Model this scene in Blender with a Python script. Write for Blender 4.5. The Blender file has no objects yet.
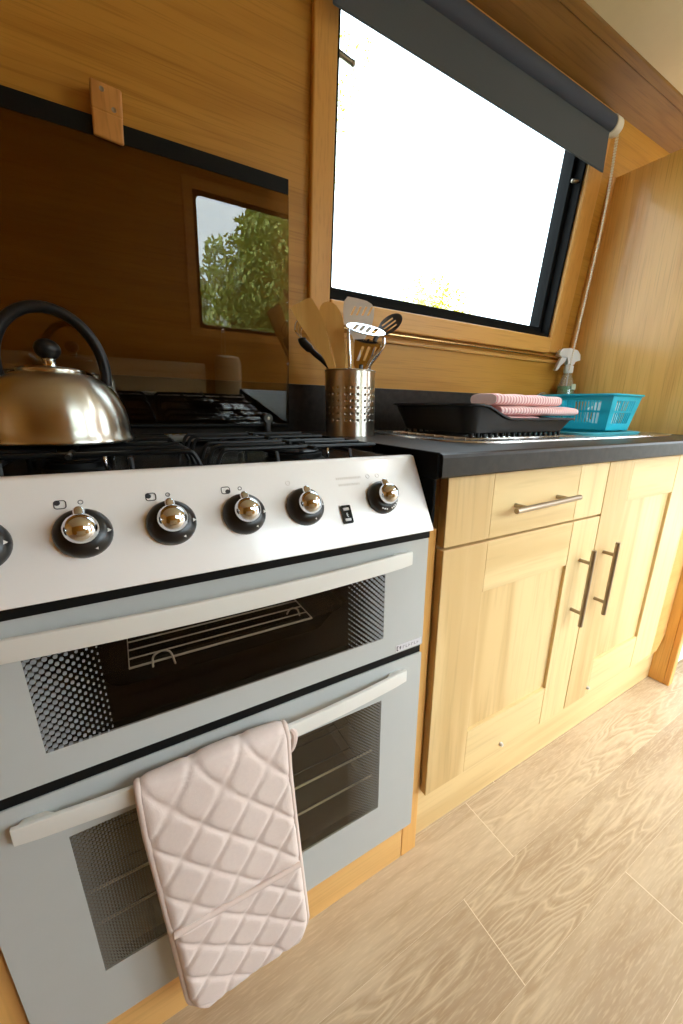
import bpy, bmesh, math, random
from mathutils import Vector, Matrix
random.seed(7)
PI = math.pi
SC = bpy.context.scene
COL = SC.collection

# ------------------------------------------------------------------ dimensions (metres)
ZT = 0.900          # worktop height
WY = 1.075          # back wall at worktop height
TILT = 0.11028      # the cabin side leans in above the worktop
CT, ST = math.cos(TILT), math.sin(TILT)
XP = 1.603          # right end of the worktop


def WP(x, s, n):
    """point on the leaning wall: x along it, s up its slope from worktop height, n proud into the room"""
    return Vector((x, WY - s * ST - n * CT, ZT + s * CT - n * ST))


def sz(z):
    return (z - ZT) / CT


# ------------------------------------------------------------------ materials
def new_mat(name):
    m = bpy.data.materials.new(name)
    m.use_nodes = True
    nt = m.node_tree
    for n in list(nt.nodes):
        nt.nodes.remove(n)
    out = nt.nodes.new('ShaderNodeOutputMaterial')
    return m, nt, out


def N(nt, typ, **kw):
    n = nt.nodes.new(typ)
    for k, v in kw.items():
        if k.startswith('i_'):
            key = k[2:].replace('_', ' ')
            n.inputs[key].default_value = v
        else:
            setattr(n, k, v)
    return n


def col4(c):
    return (c[0], c[1], c[2], 1.0)


def srgb(r, g, b):
    f = lambda v: (v / 255 / 12.92) if v / 255 <= 0.04045 else ((v / 255 + 0.055) / 1.055) ** 2.4
    return (f(r), f(g), f(b))


def pbr(name, color, rough=0.5, metal=0.0, spec=0.5, mottle=0.06, mscale=30.0, bump=0.0, bscale=200.0, stretch=(1, 1, 1), coat=0.0, sheen=0.0, aniso=0.0):
    m, nt, out = new_mat(name)
    b = N(nt, 'ShaderNodeBsdfPrincipled')
    b.inputs['Roughness'].default_value = rough
    b.inputs['Metallic'].default_value = metal
    b.inputs['Specular IOR Level'].default_value = spec
    b.inputs['Coat Weight'].default_value = coat
    b.inputs['Coat Roughness'].default_value = 0.08
    b.inputs['Sheen Weight'].default_value = sheen
    b.inputs['Anisotropic'].default_value = aniso
    tc = N(nt, 'ShaderNodeTexCoord')
    mp = N(nt, 'ShaderNodeMapping')
    mp.inputs['Scale'].default_value = stretch
    nt.links.new(tc.outputs['Object'], mp.inputs['Vector'])
    nz = N(nt, 'ShaderNodeTexNoise')
    nz.inputs['Scale'].default_value = mscale
    nz.inputs['Detail'].default_value = 3
    nt.links.new(mp.outputs['Vector'], nz.inputs['Vector'])
    mx = N(nt, 'ShaderNodeMix', data_type='RGBA')
    mx.inputs[6].default_value = col4([c * (1 - mottle) for c in color])
    mx.inputs[7].default_value = col4([min(1, c * (1 + mottle)) for c in color])
    nt.links.new(nz.outputs['Fac'], mx.inputs[0])
    nt.links.new(mx.outputs[2], b.inputs['Base Color'])
    if bump > 0:
        n2 = N(nt, 'ShaderNodeTexNoise')
        n2.inputs['Scale'].default_value = bscale
        nt.links.new(mp.outputs['Vector'], n2.inputs['Vector'])
        bp = N(nt, 'ShaderNodeBump')
        bp.inputs['Strength'].default_value = bump
        bp.inputs['Distance'].default_value = 0.002
        nt.links.new(n2.outputs['Fac'], bp.inputs['Height'])
        nt.links.new(bp.outputs['Normal'], b.inputs['Normal'])
    if aniso > 0:
        tg = N(nt, 'ShaderNodeTangent')
        tg.direction_type = 'RADIAL'
        tg.axis = 'Z'
        nt.links.new(tg.outputs['Tangent'], b.inputs['Tangent'])
        b.inputs['Anisotropic Rotation'].default_value = 0.25
    nt.links.new(b.outputs['BSDF'], out.inputs['Surface'])
    return m


def wood(name, c_dark, c_mid, c_light, grain='x', rough=0.4, fine=1.0, rings=9.0, spec=0.4, uv=False, seed=0.0, streak=0.5, scale=1.0, coat=0.0, ringamt=0.6):
    """wood: long stretched noise, contour rings of it and fine pores along the grain axis"""
    m, nt, out = new_mat(name)
    L = nt.links.new
    b = N(nt, 'ShaderNodeBsdfPrincipled')
    b.inputs['Roughness'].default_value = rough
    b.inputs['Specular IOR Level'].default_value = spec
    b.inputs['Coat Weight'].default_value = coat
    b.inputs['Coat Roughness'].default_value = 0.15
    tc = N(nt, 'ShaderNodeTexCoord')
    mp = N(nt, 'ShaderNodeMapping')
    a, c = 0.9 * scale, 9.0 * scale
    mp.inputs['Scale'].default_value = {'x': (a, c, c), 'y': (c, a, c), 'z': (c, c, a)}[grain]
    mp.inputs['Location'].default_value = (seed, seed * 1.7, seed * 0.3)
    L(tc.outputs['UV' if uv else 'Object'], mp.inputs['Vector'])
    n1 = N(nt, 'ShaderNodeTexNoise')
    n1.inputs['Scale'].default_value = 1.0
    n1.inputs['Detail'].default_value = 2.5
    n1.inputs['Roughness'].default_value = 0.45
    L(mp.outputs['Vector'], n1.inputs['Vector'])
    # contour rings -> cathedral figure
    mul = N(nt, 'ShaderNodeMath', operation='MULTIPLY')
    mul.inputs[1].default_value = rings * 6.283
    L(n1.outputs['Fac'], mul.inputs[0])
    sn = N(nt, 'ShaderNodeMath', operation='SINE')
    L(mul.outputs[0], sn.inputs[0])
    m2 = N(nt, 'ShaderNodeMath', operation='MULTIPLY_ADD')
    m2.inputs[1].default_value = 0.5
    m2.inputs[2].default_value = 0.5
    L(sn.outputs[0], m2.inputs[0])
    # fine pores
    mp2 = N(nt, 'ShaderNodeMapping')
    a2, c2 = 6.0 * scale, 190.0 * scale * fine
    mp2.inputs['Scale'].default_value = {'x': (a2, c2, c2), 'y': (c2, a2, c2), 'z': (c2, c2, a2)}[grain]
    L(tc.outputs['UV' if uv else 'Object'], mp2.inputs['Vector'])
    n2 = N(nt, 'ShaderNodeTexNoise')
    n2.inputs['Scale'].default_value = 1.0
    n2.inputs['Detail'].default_value = 2.0
    L(mp2.outputs['Vector'], n2.inputs['Vector'])
    # broad tone
    mx1 = N(nt, 'ShaderNodeMix', data_type='RGBA')
    mx1.inputs[6].default_value = col4(c_mid)
    mx1.inputs[7].default_value = col4(c_light)
    rr = N(nt, 'ShaderNodeMapRange')
    rr.inputs['From Min'].default_value = 0.3
    rr.inputs['From Max'].default_value = 0.7
    L(n1.outputs['Fac'], rr.inputs['Value'])
    L(rr.outputs['Result'], mx1.inputs[0])
    mx2 = N(nt, 'ShaderNodeMix', data_type='RGBA')
    mx2.inputs[7].default_value = col4(c_dark)
    L(mx1.outputs[2], mx2.inputs[6])
    k = N(nt, 'ShaderNodeMath', operation='MULTIPLY')
    k.inputs[1].default_value = ringamt
    p = N(nt, 'ShaderNodeMath', operation='POWER')
    p.inputs[1].default_value = 2.5
    L(m2.outputs[0], p.inputs[0])
    L(p.outputs[0], k.inputs[0])
    L(k.outputs[0], mx2.inputs[0])
    mx3 = N(nt, 'ShaderNodeMix', data_type='RGBA')
    mx3.inputs[7].default_value = col4([x * 0.72 for x in c_dark])
    L(mx2.outputs[2], mx3.inputs[6])
    r3 = N(nt, 'ShaderNodeMapRange')
    r3.inputs['From Min'].default_value = 0.52
    r3.inputs['From Max'].default_value = 0.75
    r3.inputs['To Max'].default_value = streak
    L(n2.outputs['Fac'], r3.inputs['Value'])
    L(r3.outputs['Result'], mx3.inputs[0])
    last = mx3.outputs[2]
    if uv:   # per-plank tone from the mesh
        at = N(nt, 'ShaderNodeAttribute')
        at.attribute_name = 'tone'
        hs = N(nt, 'ShaderNodeHueSaturation')
        L(last, hs.inputs['Color'])
        L(at.outputs['Fac'], hs.inputs['Value'])
        last = hs.outputs['Color']
    L(last, b.inputs['Base Color'])
    bp = N(nt, 'ShaderNodeBump')
    bp.inputs['Strength'].default_value = 0.12
    bp.inputs['Distance'].default_value = 0.001
    L(n2.outputs['Fac'], bp.inputs['Height'])
    L(bp.outputs['Normal'], b.inputs['Normal'])
    L(b.outputs['BSDF'], out.inputs['Surface'])
    return m


def limed_floor():
    m, nt, out = new_mat('limed_oak_plank')
    L = nt.links.new
    b = N(nt, 'ShaderNodeBsdfPrincipled')
    b.inputs['Roughness'].default_value = 0.42
    b.inputs['Specular IOR Level'].default_value = 0.35
    tc = N(nt, 'ShaderNodeTexCoord')

    def noise(sx, sy, detail, rough=0.5):
        mp = N(nt, 'ShaderNodeMapping')
        mp.inputs['Scale'].default_value = (sx, sy, 1)
        L(tc.outputs['UV'], mp.inputs['Vector'])
        n = N(nt, 'ShaderNodeTexNoise')
        n.inputs['Scale'].default_value = 1
        n.inputs['Detail'].default_value = detail
        n.inputs['Roughness'].default_value = rough
        L(mp.outputs['Vector'], n.inputs['Vector'])
        return n.outputs['Fac']

    def rng(v, a, b_, c=0.0, d=1.0):
        r = N(nt, 'ShaderNodeMapRange')
        r.inputs['From Min'].default_value = a
        r.inputs['From Max'].default_value = b_
        r.inputs['To Min'].default_value = c
        r.inputs['To Max'].default_value = d
        L(v, r.inputs['Value'])
        return r.outputs['Result']

    def mth(op, a, b_=None):
        n = N(nt, 'ShaderNodeMath', operation=op)
        for i, v in enumerate((a, b_)):
            if v is None:
                continue
            if isinstance(v, (int, float)):
                n.inputs[i].default_value = v
            else:
                L(v, n.inputs[i])
        return n.outputs[0]

    def mix(f, a, b_):
        x = N(nt, 'ShaderNodeMix', data_type='RGBA')
        for i, v in ((6, a), (7, b_)):
            if isinstance(v, tuple):
                x.inputs[i].default_value = col4(v)
            else:
                L(v, x.inputs[i])
        L(f, x.inputs[0])
        return x.outputs[2]
    broad = noise(1.8, 7.0, 2.0)
    fig = noise(1.7, 12.0, 2.6, 0.5)          # contour field of the figure
    fine = noise(34, 330, 2.0)
    mid = noise(9, 60, 3.0)
    base = mix(rng(broad, 0.36, 0.62), srgb(182, 158, 128), srgb(206, 184, 152))
    base = mix(rng(mid, 0.42, 0.72, 0.0, 0.45), base, srgb(166, 136, 100))
    saw = mth('FRACT', mth('MULTIPLY', fig, 20.0))
    line = rng(mth('ABSOLUTE', mth('SUBTRACT', saw, 0.5)), 0.18, 0.0, 0.0, 1.0)
    where = mth('MULTIPLY', line, rng(noise(1.6, 6.5, 1.0), 0.48, 0.62, 0.05, 0.55))
    where = mth('MULTIPLY', where, rng(mid, 0.30, 0.55, 0.35, 1.0))
    dark = rng(mth('ABSOLUTE', mth('SUBTRACT', mth('FRACT', mth('ADD', mth('MULTIPLY', fig, 20.0), 0.42)), 0.5)), 0.3, 0.0)
    dk = mth('MULTIPLY', dark, rng(noise(1.6, 6.5, 1.0), 0.48, 0.62, 0.03, 0.38))
    base = mix(dk, base, srgb(160, 128, 92))
    base = mix(where, base, srgb(226, 206, 170))
    base = mix(rng(fine, 0.50, 0.70, 0.0, 0.38), base, srgb(224, 204, 168))
    at = N(nt, 'ShaderNodeAttribute')
    at.attribute_name = 'tone'
    hs = N(nt, 'ShaderNodeHueSaturation')
    L(base, hs.inputs['Color'])
    L(at.outputs['Fac'], hs.inputs['Value'])
    L(hs.outputs['Color'], b.inputs['Base Color'])
    bp = N(nt, 'ShaderNodeBump')
    bp.inputs['Strength'].default_value = 0.1
    bp.inputs['Distance'].default_value = 0.001
    L(fine, bp.inputs['Height'])
    L(bp.outputs['Normal'], b.inputs['Normal'])
    L(b.outputs['BSDF'], out.inputs['Surface'])
    return m


def thin_glass(name, tint, refl=0.09, rough=0.0, edge=0.6):
    """thin sheet of glass: tinted see-through plus a fresnel-like reflection"""
    m, nt, out = new_mat(name)
    L = nt.links.new
    tr = N(nt, 'ShaderNodeBsdfTransparent')
    tr.inputs['Color'].default_value = col4(tint)
    gl = N(nt, 'ShaderNodeBsdfGlossy')
    gl.inputs['Roughness'].default_value = rough
    lw = N(nt, 'ShaderNodeLayerWeight')
    lw.inputs['Blend'].default_value = 0.5
    pw = N(nt, 'ShaderNodeMath', operation='POWER')
    pw.inputs[1].default_value = 4.0
    L(lw.outputs['Facing'], pw.inputs[0])
    mr = N(nt, 'ShaderNodeMath', operation='MULTIPLY_ADD')
    mr.inputs[1].default_value = edge
    mr.inputs[2].default_value = refl
    L(pw.outputs[0], mr.inputs[0])
    mx = N(nt, 'ShaderNodeMixShader')
    L(mr.outputs[0], mx.inputs['Fac'])
    L(tr.outputs[0], mx.inputs[1])
    L(gl.outputs[0], mx.inputs[2])
    L(mx.outputs[0], out.inputs['Surface'])
    return m, nt, mx, out


M = {}
M['oak_wall'] = wood('oak_veneer_horizontal', srgb(150, 96, 24), srgb(184, 130, 46), srgb(196, 144, 60), 'x', 0.42, fine=1.6, rings=7, streak=0.4, ringamt=0.3)
M['oak_panel'] = wood('oak_veneer_vertical', srgb(204, 142, 58), srgb(232, 178, 92), srgb(240, 192, 108), 'z', 0.42, fine=1.2, rings=5, streak=0.45, coat=0.45, ringamt=0.3)
M['oak_trim'] = wood('oak_trim_along', srgb(180, 120, 48), srgb(210, 154, 76), srgb(218, 164, 88), 'x', 0.35, fine=1.0, rings=3, streak=0.3, ringamt=0.25)
M['oak_trim_v'] = wood('oak_trim_upright', srgb(180, 120, 48), srgb(210, 154, 76), srgb(218, 164, 88), 'z', 0.35, fine=1.0, rings=3, streak=0.3, ringamt=0.25)
M['oak_post'] = wood('oak_orange_post', srgb(200, 138, 62), srgb(222, 166, 88), srgb(230, 176, 100), 'z', 0.4, fine=1.0, rings=3, streak=0.25, ringamt=0.25)
M['oak_plinth'] = wood('oak_orange_plinth', srgb(206, 146, 74), srgb(228, 178, 106), srgb(234, 188, 118), 'x', 0.4, fine=1.0, rings=3, streak=0.25, ringamt=0.25)
M['maple_v'] = wood('maple_upright', srgb(192, 152, 94), srgb(222, 190, 132), srgb(232, 204, 148), 'z', 0.42, fine=0.6, rings=3.0, streak=0.25, ringamt=0.5)
M['maple_h'] = wood('maple_along', srgb(192, 152, 94), srgb(222, 190, 132), srgb(232, 204, 148), 'x', 0.42, fine=0.6, rings=3.0, streak=0.18, ringamt=0.35)

M['floor_seam'] = pbr('plank_seam', srgb(236, 220, 190), 0.6)
M['utensil_wood'] = wood('beech_utensil', srgb(200, 146, 72), srgb(224, 178, 100), srgb(232, 190, 114), 'z', 0.5, fine=0.8, rings=3, streak=0.25)
M['floor'] = limed_floor()
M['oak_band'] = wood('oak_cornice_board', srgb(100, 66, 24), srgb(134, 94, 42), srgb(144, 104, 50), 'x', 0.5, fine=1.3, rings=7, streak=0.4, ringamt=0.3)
M['clip_wood'] = wood('turn_button_oak', srgb(150, 92, 36), srgb(190, 128, 60), srgb(204, 146, 78), 'z', 0.45, fine=0.7, rings=4, streak=0.4)
M['cream'] = pbr('cream_ceiling_lining', srgb(222, 206, 172), 0.8, mottle=0.03, bump=0.1)
M['laminate'] = pbr('charcoal_slate_laminate', srgb(44, 38, 33), 0.38, spec=0.22, mottle=0.8, mscale=60, bump=0.05, bscale=120)
M['steel'] = pbr('brushed_steel', (0.64, 0.59, 0.52), 0.30, 1.0, mottle=0.05, mscale=12, stretch=(1, 1, 20), aniso=0.8)
M['steel_kettle'] = pbr('satin_steel_kettle', (0.58, 0.56, 0.49), 0.28, 1.0, mottle=0.05, mscale=14, stretch=(1, 1, 14), aniso=0.85)
M['steel_sink'] = pbr('sink_steel', (0.65, 0.64, 0.62), 0.25, 1.0, mottle=0.05, mscale=40)
M['chrome'] = pbr('chrome', (0.74, 0.78, 0.83), 0.07, 1.0, mottle=0.01)
M['nickel'] = pbr('brushed_nickel_handle', (0.36, 0.30, 0.23), 0.30, 1.0, mottle=0.08, mscale=60)
M['brass'] = pbr('brass_rail', (0.55, 0.36, 0.16), 0.25, 1.0, mottle=0.05)
M['white_enamel'] = pbr('white_enamel_panel', srgb(247, 245, 241), 0.28, mottle=0.01, coat=0.3)
M['handle_white'] = pbr('pale_grey_handle', srgb(222, 220, 212), 0.30, mottle=0.01, coat=0.2)
M['door_grey'] = pbr('silver_grey_oven_door', srgb(184, 187, 184), 0.24, mottle=0.02, coat=0.35)
M['black_gloss'] = pbr('black_enamel', (0.008, 0.008, 0.008), 0.25, spec=0.25, mottle=0.2)
M['shield_black'] = pbr('matt_black_shield', (0.006, 0.006, 0.006), 0.8, spec=0.05, mottle=0.1)
M['black_satin'] = pbr('black_satin', (0.006, 0.006, 0.006), 0.5, spec=0.15, mottle=0.2)
M['black_cast'] = pbr('black_cast_iron', (0.007, 0.007, 0.007), 0.36, spec=0.22, mottle=0.3, bump=0.1)
M['black_plastic'] = pbr('black_plastic', (0.011, 0.010, 0.010), 0.36, spec=0.25, mottle=0.15)
M['hinge_black'] = pbr('hinge_black', (0.03, 0.03, 0.03), 0.3, mottle=0.1)
M['knob_black'] = pbr('knob_black', (0.012, 0.011, 0.011), 0.3, mottle=0.1)
M['vent_grey'] = pbr('grey_rear_strip', srgb(128, 128, 126), 0.4)
M['dark_cavity'] = pbr('oven_enamel_inside', (0.010, 0.007, 0.005), 0.4, spec=0.3, mottle=0.3)
M['oven_cavity'] = pbr('oven_brown_inside', (0.11, 0.085, 0.05), 0.45, mottle=0.2, mscale=8)
M['rack_shaded'] = pbr('shaded_shelf_wire', (0.06, 0.05, 0.04), 0.35, 0.6, mottle=0.1)  # oven shade put into the wire colour; only the front rod stays pale
M['rack'] = pbr('oven_rack_wire', srgb(226, 220, 206), 0.3, 0.2, mottle=0.02)
M['blind'] = pbr('charcoal_blind_fabric', srgb(78, 85, 95), 0.85, mottle=0.08, mscale=400, bump=0.25, bscale=900)
M['blind_tube'] = pbr('blue_grey_blind_roll', srgb(66, 74, 94), 0.8, mottle=0.08, mscale=300, bump=0.2, bscale=900)
M['white_plastic'] = pbr('white_plastic', srgb(236, 234, 228), 0.4, mottle=0.01)
M['chain'] = pbr('cream_bead_chain', srgb(226, 214, 190), 0.35, mottle=0.02)
M['alu_black'] = pbr('black_window_frame', (0.008, 0.008, 0.008), 0.6, spec=0.08, mottle=0.1)
M['glove'] = pbr('beige_pink_cotton', srgb(226, 208, 198), 0.9, mottle=0.05, mscale=250, bump=0.35, bscale=1400, sheen=0.25)
M['glove_trim'] = pbr('beige_pink_binding', srgb(214, 194, 182), 0.85, mottle=0.04, mscale=300, bump=0.2, bscale=1200, sheen=0.2)
M['teal'] = pbr('teal_plastic', srgb(44, 186, 208), 0.35, mottle=0.04)
M['teal_light'] = pbr('pale_teal_plastic', srgb(90, 190, 200), 0.3, mottle=0.04)
M['screw'] = pbr('screw_steel', (0.35, 0.30, 0.24), 0.35, 1.0, mottle=0.05)
M['grey_nylon'] = pbr('pale_grey_nylon', srgb(222, 214, 206), 0.35, mottle=0.03)
M['dark_nylon'] = pbr('dark_grey_nylon', srgb(62, 60, 60), 0.4, mottle=0.05)
M['mark_dark'] = pbr('printed_dark_mark', (0.03, 0.03, 0.035), 0.5)
M['mark_white'] = pbr('printed_white_mark', (0.8, 0.8, 0.78), 0.5)
M['mark_faint'] = pbr('printed_faint_mark', srgb(230, 226, 218), 0.5)
M['badge'] = pbr('silver_badge', srgb(206, 204, 208), 0.35, mottle=0.05)
M['white_fridge'] = pbr('white_appliance', srgb(238, 238, 236), 0.35, mottle=0.01)
M['grey_plastic'] = pbr('grey_base_plastic', srgb(90, 88, 86), 0.5)
M['seat_cream'] = pbr('cream_upholstery', srgb(200, 178, 140), 0.85, mottle=0.05)
M['bark'] = pbr('tree_bark', srgb(88, 70, 52), 0.9, mottle=0.3, mscale=8, bump=0.4, bscale=20)
M['leaf_green'] = pbr('green_leaves', srgb(172, 182, 92), 0.6, mottle=0.45, mscale=3)
M['leaf_yellow'] = pbr('yellow_green_leaves', srgb(176, 168, 8), 0.7, spec=0.1, mottle=0.25, mscale=3)
M['grass'] = pbr('grass_bank', srgb(112, 114, 92), 0.9, mottle=0.35, mscale=4)
M['liquid'] = pbr('green_soap', srgb(10, 120, 50), 0.2, mottle=0.03)
M['label_green'] = pbr('pale_green_label', srgb(196, 212, 190), 0.5, mottle=0.05)

M['pane'], *_ = thin_glass('window_pane_glass', (0.96, 0.98, 0.98), refl=0.03, edge=0.5)
M['lid_glass'], *_ = thin_glass('brown_tinted_lid_glass', (0.60, 0.53, 0.42), refl=0.09, edge=0.5)
M['bottle_glass'], _nt, _mx, _out = thin_glass('clear_bottle_plastic', (0.90, 0.93, 0.90), refl=0.09, rough=0.1, edge=0.6)
_d = N(_nt, 'ShaderNodeBsdfDiffuse')
_d.inputs['Color'].default_value = (0.8, 0.85, 0.8, 1)
_m2 = N(_nt, 'ShaderNodeMixShader')
_m2.inputs['Fac'].default_value = 0.16
_nt.links.new(_mx.outputs[0], _m2.inputs[1])
_nt.links.new(_d.outputs[0], _m2.inputs[2])
_nt.links.new(_m2.outputs[0], _out.inputs['Surface'])


def oven_glass(name, tint, x0, x1, fade, refl=0.06, dotcol=srgb(165, 170, 170), pitch=0.0056):
    """oven door glass: tinted, with a grid of grey printed dots that shrink away from both upright edges"""
    m, nt, mx, out = thin_glass(name, tint, refl, 0.0, 0.6)
    L = nt.links.new
    tc = N(nt, 'ShaderNodeTexCoord')
    sp = N(nt, 'ShaderNodeSeparateXYZ')
    L(tc.outputs['Object'], sp.inputs[0])

    def math_(op, a, b=None, c=None):
        n = N(nt, 'ShaderNodeMath', operation=op)
        for i, v in enumerate((a, b, c)):
            if v is None:
                continue
            if isinstance(v, (int, float)):
                n.inputs[i].default_value = v
            else:
                L(v, n.inputs[i])
        return n.outputs[0]
    X, Z = sp.outputs['X'], sp.outputs['Z']
    u = math_('DIVIDE', math_('ADD', X, Z), pitch * 1.414)
    v = math_('DIVIDE', math_('SUBTRACT', X, Z), pitch * 1.414)
    du = math_('ABSOLUTE', math_('SUBTRACT', math_('FRACT', math_('ADD', u, 100.0)), 0.5))
    dv = math_('ABSOLUTE', math_('SUBTRACT', math_('FRACT', math_('ADD', v, 100.0)), 0.5))
    d = math_('SQRT', math_('ADD', math_('MULTIPLY', du, du), math_('MULTIPLY', dv, dv)))
    dist = math_('MINIMUM', math_('SUBTRACT', X, x0), math_('SUBTRACT', x1, X))
    size = math_('SUBTRACT', 0.45, math_('MULTIPLY', dist, 0.33 / fade))
    size = math_('MULTIPLY', size, math_('LESS_THAN', dist, fade))
    mask = math_('LESS_THAN', d, size)
    bs = N(nt, 'ShaderNodeBsdfPrincipled')
    bs.inputs['Base Color'].default_value = col4(dotcol)
    bs.inputs['Roughness'].default_value = 0.3
    mm = N(nt, 'ShaderNodeMixShader')
    L(mask, mm.inputs['Fac'])
    L(mx.outputs[0], mm.inputs[1])
    L(bs.outputs[0], mm.inputs[2])
    L(mm.outputs[0], out.inputs['Surface'])
    return m


def towel_mat():
    m, nt, out = new_mat('pink_striped_towel')
    L = nt.links.new
    b = N(nt, 'ShaderNodeBsdfPrincipled')
    b.inputs['Roughness'].default_value = 0.95
    tc = N(nt, 'ShaderNodeTexCoord')
    w = N(nt, 'ShaderNodeTexWave')
    w.wave_type = 'BANDS'
    w.bands_direction = 'X'
    w.inputs['Scale'].default_value = 27.0
    w.inputs['Distortion'].default_value = 0.6
    L(tc.outputs['Object'], w.inputs['Vector'])
    r = N(nt, 'ShaderNodeValToRGB')
    r.color_ramp.elements[0].color = col4(srgb(212, 142, 144))
    r.color_ramp.elements[0].position = 0.1
    r.color_ramp.elements[1].color = col4(srgb(246, 218, 212))
    r.color_ramp.elements[1].position = 0.55
    L(w.outputs['Fac'], r.inputs['Fac'])
    L(r.outputs['Color'], b.inputs['Base Color'])
    L(b.outputs['BSDF'], out.inputs['Surface'])
    return m


def lens_mat():  # glowing lens of the added fill light
    m, nt, out = new_mat('fill_lamp_lens')
    e = N(nt, 'ShaderNodeEmission')
    e.inputs['Color'].default_value = (1, .96, .9, 1)
    e.inputs['Strength'].default_value = 4.0
    nt.links.new(e.outputs[0], out.inputs['Surface'])
    return m


M['lens'] = lens_mat()
M['towel'] = towel_mat()
M['towel_red'] = pbr('dark_red_towel_edge', srgb(150, 40, 56), 0.9)

# ------------------------------------------------------------------ mesh helpers


class MB:
    def __init__(self):
        self.bm = bmesh.new()

    def faces_from(self, co, faces):
        vs = [self.bm.verts.new(c) for c in co]
        for f in faces:
            try:
                self.bm.faces.new([vs[i] for i in f])
            except ValueError:
                pass
        return vs

    def merge(self, tmp):
        me = bpy.data.meshes.new('tmp')
        tmp.to_mesh(me)
        tmp.free()
        self.bm.from_mesh(me)
        bpy.data.meshes.remove(me)

    def box(self, lo, hi, fn=None, bev=0.0, seg=2):
        t = bmesh.new()
        vs = []
        for z in (lo[2], hi[2]):
            for y in (lo[1], hi[1]):
                for x in (lo[0], hi[0]):
                    p = Vector((x, y, z))
                    vs.append(t.verts.new(fn(*p) if fn else p))
        for f in ((0, 2, 3, 1), (4, 5, 7, 6), (0, 1, 5, 4), (2, 6, 7, 3), (0, 4, 6, 2), (1, 3, 7, 5)):
            t.faces.new([vs[i] for i in f])
        if bev > 0:
            bmesh.ops.bevel(t, geom=list(t.edges), offset=bev, segments=seg, affect='EDGES', profile=0.5)
        self.merge(t)
        return self

    def prism(self, prof, x0, x1, bev=0.0, axis='x'):
        """prof: (a,b) outline extruded along an axis; axis x: (y,z), axis y: (x,z), axis z: (x,y)"""
        t = bmesh.new()
        mk = {'x': lambda a, b, c: (c, a, b), 'y': lambda a, b, c: (a, c, b), 'z': lambda a, b, c: (a, b, c)}[axis]
        A = [t.verts.new(mk(a, b, x0)) for a, b in prof]
        B = [t.verts.new(mk(a, b, x1)) for a, b in prof]
        n = len(prof)
        t.faces.new(A)
        t.faces.new(list(reversed(B)))
        for i in range(n):
            t.faces.new((A[i], B[i], B[(i + 1) % n], A[(i + 1) % n]))
        if bev > 0:
            bmesh.ops.bevel(t, geom=list(t.edges), offset=bev, segments=2, affect='EDGES', profile=0.5)
        self.merge(t)
        return self

    def loft(self, loops, cap0=True, cap1=True, closed=True):
        R = [[self.bm.verts.new(p) for p in lp] for lp in loops]
        n = len(loops[0])
        for a, b in zip(R[:-1], R[1:]):
            for i in range(n if closed else n - 1):
                j = (i + 1) % n
                self.bm.faces.new((a[i], a[j], b[j], b[i]))
        if cap0:
            self.bm.faces.new(list(reversed(R[0])))
        if cap1:
            self.bm.faces.new(R[-1])
        return self

    def lathe(self, prof, c=(0, 0, 0), seg=32, axis=None, cap=True):
        """prof: list of (r, h) turned about an axis through c"""
        c = Vector(c)
        if axis is None:
            e1, e2, e3 = Vector((1, 0, 0)), Vector((0, 1, 0)), Vector((0, 0, 1))
        else:
            e3 = Vector(axis).normalized()
            e1 = e3.orthogonal().normalized()
            e2 = e3.cross(e1)
        loops = []
        for r, h in prof:
            r = max(r, 1e-5)
            loops.append([c + e1 * (r * math.cos(2 * PI * i / seg)) + e2 * (r * math.sin(2 * PI * i / seg)) + e3 * h for i in range(seg)])
        self.loft(loops, cap, cap)
        return self

    def tube(self, pts, r, seg=10, closed=False, cap=True, flat=None):
        """round tube along a path; r a number or one per point; flat=(w,t,up) gives a flat section"""
        pts = [Vector(p) for p in pts]
        n = len(pts)
        rs = r if isinstance(r, (list, tuple)) else [r] * n
        loops = []
        prev = None
        for i, p in enumerate(pts):
            if closed:
                t = pts[(i + 1) % n] - pts[i - 1]
            else:
                t = pts[min(i + 1, n - 1)] - pts[max(i - 1, 0)]
            t.normalize()
            if prev is None:
                e1 = t.orthogonal().normalized()
            else:
                e1 = prev - t * prev.dot(t)
                e1 = e1.normalized() if e1.length > 1e-6 else t.orthogonal().normalized()
            prev = e1
            e2 = t.cross(e1)
            loops.append([p + (e1 * math.cos(2 * PI * k / seg) + e2 * math.sin(2 * PI * k / seg)) * rs[i] for k in range(seg)])
        if closed:
            loops.append(loops[0])
            self.loft(loops, False, False)
            bmesh.ops.remove_doubles(self.bm, verts=self.bm.verts, dist=1e-6)
        else:
            self.loft(loops, cap, cap)
        return self

    def sphere(self, c, r, seg=20, rings=12, sc=(1, 1, 1), fn=None):
        t = bmesh.new()
        bmesh.ops.create_uvsphere(t, u_segments=seg, v_segments=rings, radius=1)
        for v in t.verts:
            p = Vector((v.co.x * r * sc[0], v.co.y * r * sc[1], v.co.z * r * sc[2]))
            v.co = (fn(p) if fn else p) + Vector(c)
        self.merge(t)
        return self

    def plate(self, outer, holes, t0, t1, fn, bev=0.0):
        """flat sheet with holes: outlines in (a,b), thickness t0..t1, fn(a,b,t) -> point"""
        t = bmesh.new()
        edges = []
        for lp in [outer] + list(holes):
            vs = [t.verts.new((a, b, t0)) for a, b in lp]
            for i in range(len(vs)):
                edges.append(t.edges.new((vs[i], vs[(i + 1) % len(vs)])))
        bmesh.ops.triangle_fill(t, use_beauty=True, use_dissolve=False, edges=edges)
        r = bmesh.ops.extrude_face_region(t, geom=list(t.faces))
        for v in [g for g in r['geom'] if isinstance(g, bmesh.types.BMVert)]:
            v.co.z = t1
        bmesh.ops.recalc_face_normals(t, faces=list(t.faces))
        for v in t.verts:
            v.co = fn(v.co.x, v.co.y, v.co.z)
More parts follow.
